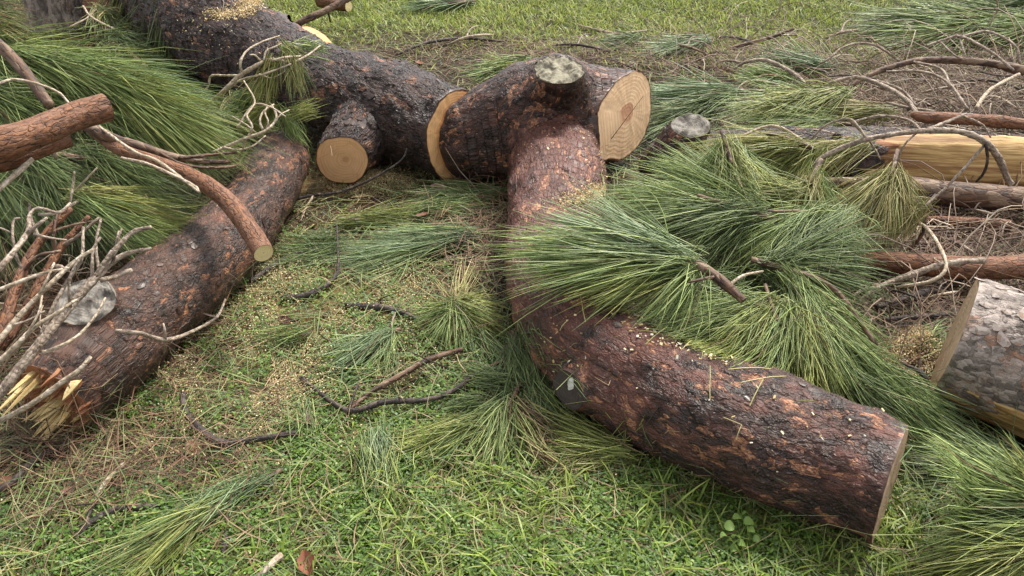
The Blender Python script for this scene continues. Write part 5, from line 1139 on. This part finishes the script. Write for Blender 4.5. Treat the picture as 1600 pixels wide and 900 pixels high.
# ----- sticks on the lawn
for lab, rows, half, mat, tw in [
    ('forked black stick curving over wood chips on the lawn', [(286, 615, .03), (292, 645, .03), (318, 675, .03), (350, 692, .03), (400, 686, .03), (462, 676, .03)], [5, 5.5, 6, 6, 5, 4], DK, []),
    ('dark scaly stick lying near the snapped log end', [(-20, 775, .02), (20, 752, .03), (60, 715, .03), (112, 690, .03)], [4.5, 5, 5, 4], DK, []),
    ('dark crooked stick under the long needle sheaf', [(112, 845, .02), (135, 822, .03), (170, 800, .03), (210, 793, .03), (252, 790, .03)], [4, 5, 5, 5, 4], DK, [([(135, 822, .03), (140, 800, .04), (152, 780, .04)], [4, 3, 2.5], DK)]),
    ('pale weathered stick standing out on the dark litter', [(150, 778, .03), (166, 752, .04), (194, 724, .05)], [3, 3.5, 3], PL, []),
    ('pale barkless stick at the near edge of the lawn', [(404, 903, .02), (420, 885, .03), (440, 867, .03)], [5, 5.5, 5], PL, []),
    ('knobbly brown twig on the moss below the star sprig', [(540, 645, .02), (580, 612, .03), (620, 590, .04), (670, 562, .04), (722, 546, .04)], [3, 4, 4.5, 4.5, 4], BR, []),
    ('black crooked twig with pale lichen across the green moss', [(470, 590, .02), (540, 640, .03), (600, 628, .04), (660, 625, .04), (705, 612, .04), (760, 570, .03)], [3, 4, 4.5, 4, 4, 3], DK, [([(545, 640, .03), (552, 620, .05), (560, 600, .05)], [2.5, 2, 1.5], DK), ([(668, 622, .04), (668, 645, .02), (664, 660, .01)], [3, 2.5, 2], BR)]),
    ('dark bent twig among sawdust below the broad flat sprig', [(440, 466, .02), (475, 462, .03), (510, 446, .03), (527, 425, .04), (528, 395, .07), (526, 352, .10)], [5, 5, 4.5, 3, 2, 1.4], DK, []),
    ('black stick lying in the chips above the olive sprig', [(540, 478, .02), (580, 480, .03), (620, 486, .03), (655, 500, .02)], [5, 6, 5, 4], DK, [([(618, 486, .03), (612, 510, .03), (616, 530, .02)], [1.8, 1.6, 1.2], G)]),
    ('thin dark upright twig among clover by the needle sheaf', [(355, 820, .01), (350, 850, .02), (346, 890, .01)], [4.5, 4.5, 3.5], DK, []),
    ('long thin brown twig on the far litter behind the split log', [(1140, 76, .03), (1175, 66, .06), (1205, 58, .09), (1240, 45, .13)], [3, 3, 2.8, 2.4], BR, [([(1176, 66, .06), (1150, 59, .05), (1120, 58, .03)], [2, 2, 1.5], DK), ([(1205, 58, .09), (1222, 55, .06), (1245, 55, .04)], [1.6, 1.6, 1.2], G)]),
    ('pale upright twig far out on the bright turf', [(1206, 32, .02), (1217, 18, .1), (1222, -5, .2)], [1.6, 1.5, 1.2], PL, []),
    ('brown branch propped on the far side of the thick trunk', [(446, 46, .12), (480, 30, .18), (510, 16, .22), (552, -6, .28)], [5, 5.5, 5, 4.5], BR, [([(512, 16, .22), (515, 28, .14), (516, 34, .1)], [1.8, 1.6, 1.2], DK)]),
    ('dark thin stick in the far grass above the trunk gap', [(620, 85, .02), (670, 66, .04), (730, 60, .03), (790, 66, .02)], [2, 2.4, 2.4, 2], DK, []),
    ('slim grey stick in the brown litter above the old stub', [(905, 40, .02), (960, 52, .03), (1010, 48, .03)], [1.8, 2.2, 1.8], G, []),
    ('dark stick lying in the shadow beside the cut branch end', [(392, 440, .03), (420, 420, .03), (450, 402, .03), (500, 385, .03)], [4, 4, 3.5, 3], DK, []),
    ('brown twig among dark needles beside the inner limb', [(850, 545, .05), (800, 560, .05), (760, 575, .04), (715, 600, .02)], [2, 2.5, 2.5, 2], BR, [])]:
    bare(lab, 'fallen_stick', 'stick', rows, half, mat, tw)

# ----- splinters on the snapped end of the broken log
refresh_caps()
c0 = np.array(leftL.C[-1]); t0 = leftL.T[-1]; rr0 = leftL.r[-1]; offL_ = np.array(logL.location)
def splinter(base, tip, w, mat='split_wood'):
    base, tip = np.asarray(base), np.asarray(tip)
    d = tip - base; L = np.linalg.norm(d); d /= L
    s = np.cross(d, (0, 0, 1.0)); s /= np.linalg.norm(s); u = np.cross(s, d)
    a = rng.uniform(0, 3); s, u = s * math.cos(a) + u * math.sin(a), u * math.cos(a) - s * math.sin(a)
    V, bk = [], []
    ts = [0, .35, .7, 1]
    for t, k in zip(ts, (1, .9, .6, .06)):
        for q, (x, y) in enumerate(((-1, -.5), (1, -.5), (1, .5), (-1, .5))):
            j = 1 + rng.uniform(-.2, .2)
            V.append(base + d * t * L + (s * x + u * y) * w * k * j + u * .004 * math.sin(t * 5)); bk.append((x * w * .5, y * w * .5, t * L))
    F = [(4 * i + j, 4 * i + (j + 1) % 4, 4 * i + 4 + (j + 1) % 4, 4 * i + 4 + j) for i in range(3) for j in range(4)] + [(3, 2, 1, 0), (12, 13, 14, 15)]
    return link('splinter', mesh_np('splinter', np.array(V) - offL_, np.array(F), M[mat], smooth=False, attrs={'bk': ('FLOAT_VECTOR', np.array(bk) + rng.uniform(-2, 2))}), logL)
N0, B0 = leftL.N[-1], leftL.B[-1]
for q in range(130):
    a, rr_ = rng.uniform(0, 6.28), rr0 * math.sqrt(rng.random()) * .95
    o_ = (N0 * math.cos(a) + B0 * math.sin(a)) * rr_
    px0, py0 = pix((c0 + o_)[None]); px0, py0 = float(px0[0]), float(py0[0])
    yellow = gauss(np.array([px0]), np.array([py0]), [(98, 640, 22, 26, 1), (52, 585, 18, 14, 1)])[0] > .5
    L_ = rng.uniform(.02, .12) if yellow else rng.uniform(.008, .035)
    splinter(c0 + o_ - t0 * .03, c0 + o_ * 1.03 + t0 * L_ + rng.normal(size=3) * (.012 if yellow else .006), rng.uniform(.003, .009) if yellow else rng.uniform(.005, .012), 'splinter_wood' if yellow else ('split_red' if rng.random() < .7 else 'splinter_wood'))

# ----- torn wood of the split log: a fibrous core laid open towards the viewer
def strip(name, branch, parent, x0, x1, a0, a1, lift, mat, rag=.02, thick=.012, seg=18, step=.012, label=None, wave=.05):
    """a patch of the log's own surface between two stations and two angles (0 = up, + towards the viewer)"""
    off = np.array(parent.location)
    S = branch.s; n = int((x1 - x0) / step) + 2
    s = np.linspace(x0, x1, n)
    c = np.stack([np.interp(s, S, branch.C[:, k]) for k in range(3)], 1); r = np.interp(s, S, branch.r)
    t = branch.T[len(branch.T) // 2]; up = np.array((0, 0, 1.0)); fr = np.cross(t, up); fr /= np.linalg.norm(fr)
    if fr[1] > 0: fr = -fr
    u = np.linspace(0, 1, seg)
    lo = a0 + wave * fnoise(np.stack([s * 5, s * 0, s * 0 + 1], 1), 3); hi = a1 + wave * fnoise(np.stack([s * 5, s * 0, s * 0 + 9], 1), 4)
    A = lo[:, None] + (hi - lo)[:, None] * u[None]
    ss = s[:, None] + rag * fnoise(np.stack([u * 9, u * 0, u * 0], 1), 8)[None] * (np.exp(-((s - x0) / .05)) - np.exp(-((x1 - s) / .05)))[:, None]
    cc = np.stack([np.interp(ss, S, branch.C[:, k]) for k in range(3)], -1)
    rad = r[:, None] + lift + .009 * fnoise(np.stack([ss * 2.5, A * 5, A * 0], -1), 5) + .004 * np.round(2.5 * fnoise(np.stack([ss * 1.2, A * 4, A * 0 + 5], -1), 6))
    edge = np.minimum(np.minimum(u, 1 - u)[None] * seg / 1.2, np.minimum(s - x0, x1 - s)[:, None] / .008)
    rad = rad - np.clip(1 - edge, 0, 1) * thick
    V = cc + (up * np.cos(A)[..., None] + fr * np.sin(A)[..., None]) * rad[..., None]
    i = np.arange(n - 1)[:, None] * seg + np.arange(seg - 1)[None]
    F = np.stack([i, i + 1, i + seg + 1, i + seg], -1).reshape(-1, 4)
    bk = np.stack([np.cos(A) * r[:, None], np.sin(A) * r[:, None], ss], -1).reshape(-1, 3) + 4.2
    m = n * seg
    o = link(name, mesh_np(name, V.reshape(-1, 3) - off, F, mat, attrs={'bk': ('FLOAT_VECTOR', bk), 'dm': ('FLOAT', np.full(m, .6)), 'rd': ('FLOAT', np.zeros(m))}), parent)
    if label: o['label'] = label
    return o
def station(branch, px):
    q = pix(branch.C)[0]; return float(np.interp(px, q, branch.s))
strip('torn_wood', splitS, logS, station(splitS, 1338), station(splitS, 1790), .25, 2.5, .022, M['split_wood'], rag=.07, thick=.03, label='long yellow strip of bare torn wood')
strip('torn_bark', splitS, logS, station(splitS, 1290), station(splitS, 1348), .2, 2.2, .034, M['bark_trunk'], rag=.12, thick=.045)
strip('torn_bark', splitS, logS, station(splitS, 1330), station(splitS, 1362), .4, 1.5, .030, M['split_red'], rag=.16, thick=.04)
strip('torn_wood', greyG, logG, station(greyG, 1505), station(greyG, 1780), 1.75, 2.35, .010, M['split_wood'], rag=.04, thick=.02, label='yellow split running along the underside')
# ----- resin blot on the knot, sawdust lying on the logs
def surface_points(ev, off, n, f):
    c = np.empty(len(ev.polygons) * 3); ev.polygons.foreach_get('center', c); c = c.reshape(-1, 3) + off
    nr = np.empty(len(ev.polygons) * 3); ev.polygons.foreach_get('normal', nr); nr = nr.reshape(-1, 3)
    px, py = pix(c); w = f(px, py) * (nr[:, 2] > .25) * (((CO - c) * nr).sum(1) > 0)
    if w.sum() == 0: return c[:0]
    i = rng.choice(len(c), n, p=w / w.sum())
    return c[i] + nr[i] * rng.uniform(.002, .010, (n, 1)) + rng.normal(size=(n, 3)) * .003
chips('sawdust', 'yellow sawdust spilled on the top of the forked limb', 'sawdust', surface_points(meB, offB, 1600, lambda x, y: gauss(x, y, [(915, 308, 26, 12, 1), (935, 300, 14, 10, 1), (890, 318, 18, 8, .6)])), (.003, .007), CHIP)
chips('sawdust', 'pale wood chips along the far edge of the bent limb', 'sawdust', surface_points(meB, offB, 260, lambda x, y: gauss(x, y, [(1010, 500, 30, 15, .8), (1050, 530, 30, 14, 1), (1100, 560, 30, 12, .6), (870, 560, 60, 60, .08), (1230, 640, 150, 60, .05), (905, 225, 60, 30, .12)])), (.004, .011), CHIP + [(0.6, 0.55, 0.45)])
chips('sawdust', 'orange sawdust patch on the top of the thick trunk', 'sawdust', surface_points(meA, offA, 3600, lambda x, y: gauss(x, y, [(362, 22, 22, 6, 1), (385, 12, 14, 9, 1), (395, 4, 10, 6, 1), (340, 24, 14, 6, .5), (320, 60, 80, 50, .012)])), (.004, .009), CHIP)
m = 14; th = np.linspace(0, 2 * np.pi, m, endpoint=False)
kn_ = kd2; kx = np.cross((0, 0, 1.0), kn_); kx /= np.linalg.norm(kx); ky = np.cross(kn_, kx)
kc = kp + kd2 * .0285 + kx * .006 + ky * .006
rad = .016 * (.55 + .6 * rng.random(m))
V = np.concatenate([kc + kx * (np.cos(th) * rad * .8)[:, None] + ky * (np.sin(th) * rad * 1.2)[:, None] + kn_ * -.003, kc + kx * (np.cos(th) * rad * .5)[:, None] + ky * (np.sin(th) * rad * .8)[:, None] + kn_ * .0015, [kc + kn_ * .002]])
j = np.arange(m); k = (j + 1) % m
link('resin_blot', mesh_np('resin_blot', V - offB, [np.stack([j, k, k + m, j + m], 1), np.stack([j + m, k + m, np.full(m, 2 * m)], 1)], M['resin']), logB)
# ----- a snag on the fork, needles fallen on the bent limb
sb = pxs([(812, 122, .40), (806, 108, .44), (800, 104, .45)])
tube('snag', sb, rpx(sb, [18, 12, 6]), M['bark_limb'], logB, seg=12, step=.01, lump=.5)
sp_ = splinter
s0, s1 = P(818, 104, .45), P(849, 120, .44)
o, _ = tube('splinter', np.stack([s0, (s0 + s1) / 2 + (0, 0, .004), s1]), (.009, .004), M['split_wood'], logB, seg=5, step=.02, lump=.3)
Cn = []
for (x0, y0, x1, y1) in [(1112, 586, 1122, 632), (1140, 588, 1198, 586), (1160, 610, 1222, 598), (1178, 598, 1180, 640), (1176, 668, 1160, 690), (1150, 664, 1144, 656), (1000, 530, 1030, 538), (1040, 520, 1010, 545), (905, 470, 912, 505), (985, 480, 1010, 500), (930, 450, 960, 480), (1240, 640, 1262, 632), (1060, 555, 1080, 545), (880, 520, 902, 512)]:
    (a_, d1), (b_, d2) = on_surface(limbB, x0, y0, 0), on_surface(limbB, x1, y1, 0)
    a_, b_ = a_ + d1 * .022, b_ + d2 * .022
    Cn.append(np.stack([a_, a_ * .67 + b_ * .33 + d1 * .004, a_ * .33 + b_ * .67 + d2 * .004, b_]))
Cn = np.array(Cn); V, F, vc = prisms_np(Cn, np.full((len(Cn), 4), .0028), np.array(NSTRAW)[rng.integers(5, size=len(Cn))] * 1.1)
tag(link('needle_litter', mesh_np('needle_litter', V, F, M['needle'], attrs={'Col': ('FLOAT_COLOR', vc)})), 'a few straw coloured needles fallen on the bent limb', 'needle litter', kind='stuff')
# ----- standing tree, red log chunk, far cut piece
tp = np.array([P(85, 42, 0.0) + (0, .12, 0)]) + np.array([(0, 0, -.05), (0, .0, .15), (.0, .02, .6), (.02, .04, 1.6), (.03, .08, 3.2)])
rt = root_of('pine_tree', 'grey barked trunk of a standing pine in the corner', 'tree', tp[0])
V, F, bk, info = tube_np(tp, [.24, .19, .165, .155, .14], 48, .02, .05, 0, (True, True), 5)
link('trunk', mesh_np('trunk', V - tp[0], F, M['bark_standing'], attrs={'bk': ('FLOAT_VECTOR', bk), 'dm': ('FLOAT', np.ones(len(V))), 'rd': ('FLOAT', np.zeros(len(V)))}), rt)
bare('reddish splintered log chunk behind the thick trunk', 'log_chunk', 'log', [(150, 8, .2), (200, 16, .2), (255, 26, .2)], [24, 22, 22], OR, seg=20, ring=0, part='bark', cut=[('cut_tan', -1)])
bare('small sawn log piece on the far grass', 'log_chunk', 'log', [(500, 2, .06), (520, 6, .06), (545, 10, .06)], [10, 10, 9], OR, seg=14, ring=0, part='bark', cut=[('cut_pale', -1)])

# ----- leaves and the round-leaved weed
def leaf_mesh(L, W, curl, lob=0):
    n = 7; t = np.linspace(0, 1, n)
    w = W * np.sin(np.pi * np.clip(t, .03, .97)) ** .7 * (1 + lob * np.sin(t * 22))
    V = []
    for i in range(n):
        for sgn in (-1, 0, 1): V.append((sgn * w[i] / 2, (t[i] - .5) * L, curl * (t[i] - .5) ** 2 * L + abs(sgn) * curl * w[i] * .5))
    F = [(3 * i + j, 3 * i + j + 1, 3 * i + j + 4, 3 * i + j + 3) for i in range(n - 1) for j in range(2)]
    return np.array(V), np.array(F)
for lab, px, py, L, cols, cu in [('curled rust brown leaf at the near edge of the lawn', 480, 884, .07, (0.2, 0.075, 0.04), 1.2), ('flat reddish leaf in the chips beside the forked black stick', 299, 699, .05, (0.24, 0.1, 0.06), .5),
    ('dark red brown leaf on the sawdust near the olive sprig', 447, 506, .06, (0.1, 0.04, 0.028), 1.0), ('brown leaf near the snapped log end', 197, 690, .05, (0.13, 0.06, 0.04), .8), ('pinkish brown leaf by the needle sheaf', 107, 770, .035, (0.2, 0.1, 0.075), .7),
    ('orange leaf on the lawn edge beside the dark scaly stick', 5, 757, .05, (0.26, 0.12, 0.07), .7), ('rust leaf in the far litter behind the thick trunk', 655, 102, .09, (0.22, 0.09, 0.05), .8), ('dry pinkish leaf under the sawn trunk gap', 686, 296, .07, (0.22, 0.13, 0.1), .6), ('curled brown leaf among litter near the wide flat sprig', 660, 342, .06, (0.18, 0.08, 0.05), .8)]:
    V, F = leaf_mesh(L, L * .55, cu, .12)
    a = rng.uniform(0, 6.28); Rz = np.array(((math.cos(a), -math.sin(a), 0), (math.sin(a), math.cos(a), 0), (0, 0, 1)))
    V = V @ Rz.T; p = P(px, py, 0.02)
    o = link('fallen_leaf', mesh_np('fallen_leaf', V, F, M['litter'], attrs={'Col': ('FLOAT_COLOR', np.array(cols)[None] * rng.uniform(.8, 1.2, (len(V), 1)))}))
    o.location = (p[0], p[1], gz(p[0], p[1]) + .022); o.rotation_euler = (rng.normal() * .2, rng.normal() * .25, 0)
    tag(o, lab, 'leaf')
rt = root_of('broadleaf_weed', 'small weed with round pale green leaves by the limb', 'plant', P(1158, 845, 0.01))
for px, py, z, s in [(1140, 822, .06, .019), (1152, 808, .07, .017), (1170, 815, .06, .019), (1150, 838, .05, .019), (1160, 850, .04, .017), (1175, 828, .05, .014), (1146, 858, .03, .014), (1165, 802, .06, .013), (1182, 842, .04, .013), (1130, 836, .05, .013)]:
    m = 10; th = np.linspace(0, 2 * np.pi, m, endpoint=False); p = P(px, py, z) - np.array(rt.location)
    V = np.stack([np.cos(th) * s * .62, np.sin(th) * s * .7, -.004 * np.cos(2 * th)], 1); V = np.concatenate([V, [[0, 0, .002]]])
    V = V @ np.array(Matrix.Rotation(rng.normal() * .3, 3, 'X') @ Matrix.Rotation(rng.normal() * .3, 3, 'Y')).T + p
    j = np.arange(m); o = link('leaf', mesh_np('leaf', V, np.stack([j, (j + 1) % m, np.full(m, m)], 1), M['grass'], attrs={'Col': ('FLOAT_COLOR', np.tile(np.array((.24, .36, .09)) * rng.uniform(.85, 1.2), (m + 1, 1)))}), rt)
    tube('stalk', np.array([np.array(rt.location), p + np.array(rt.location)]), (.0012, .001), M['stalk'], rt, seg=4, step=.02)

# ----- loose brush twigs over the dark litter
for q, (lab, x0, y0, dx, dy) in enumerate([('thin grey twig curling up from litter by the orange torn branch', 1420, 150, 90, -20), ('bent grey twig in the litter under the dark bare limb', 1350, 130, 80, 25), ('brown twig lying under the arched pair of twigs', 1500, 130, 95, 10), ('spindly twig at the edge above the orange torn branch', 1540, 150, 60, 30),
    ('slender twig in the brown needles over the short orange stick', 1490, 330, 80, 12), ('slender grey twig beside the short orange stick', 1540, 375, 60, -14), ('crooked brown twig below the long orange branch', 1370, 455, 80, 20), ('short dark twig near the grey log top corner', 1440, 470, 60, -15),
    ('thin twig crossing the litter left of the arched twigs', 1120, 95, 70, 14), ('small curled twig on the far litter', 1050, 70, 60, 18), ('thin brown twig in the middle of the far litter', 870, 70, 80, 10), ('grey twig on the turf above the trunk cut', 700, 70, 70, -16), ('fine twig in the far grass by the flat dark bough', 1290, 60, 60, -14)]):
    z0 = .03; k = rng.uniform(-18, 18)
    bare(lab, 'fallen_twig', 'twig', [(x0, y0, z0), (x0 + dx * .35, y0 + dy * .35 - abs(k) * .5, z0 + .05), (x0 + dx * .7, y0 + dy * .7 - abs(k) * .4, z0 + .06), (x0 + dx, y0 + dy, z0)], [1.4, 2.0, 1.8, 1.2], (G, BR, DK, PL)[q % 4],
         [([(x0 + dx * .4, y0 + dy * .4 - abs(k) * .5, z0 + .055), (x0 + dx * .5, y0 + dy * .4 - 18, z0 + .08), (x0 + dx * .65, y0 + dy * .5 - 22, z0 + .08)], [1.3, 1.1, .8], G)])

# ----- kinds that repeat
GROUPS = dict(pine_spray='cut pine boughs in the heaps', pine_sprig='small pine sprigs on the ground', fallen_stick='sticks lying on the ground', fallen_twig='loose twigs on the far litter', bare_twig='bare dead twigs', bare_bough='bare dead boughs', cut_branch='cut branches', bough_limb='limbs in the needle heap', fallen_leaf='fallen leaves', log_chunk='small log chunks')
for o in list(COL.objects):
    if o.parent is None and o.get('label'):
        g = GROUPS.get(o.name.split('.')[0])
        if g: o['group'] = g
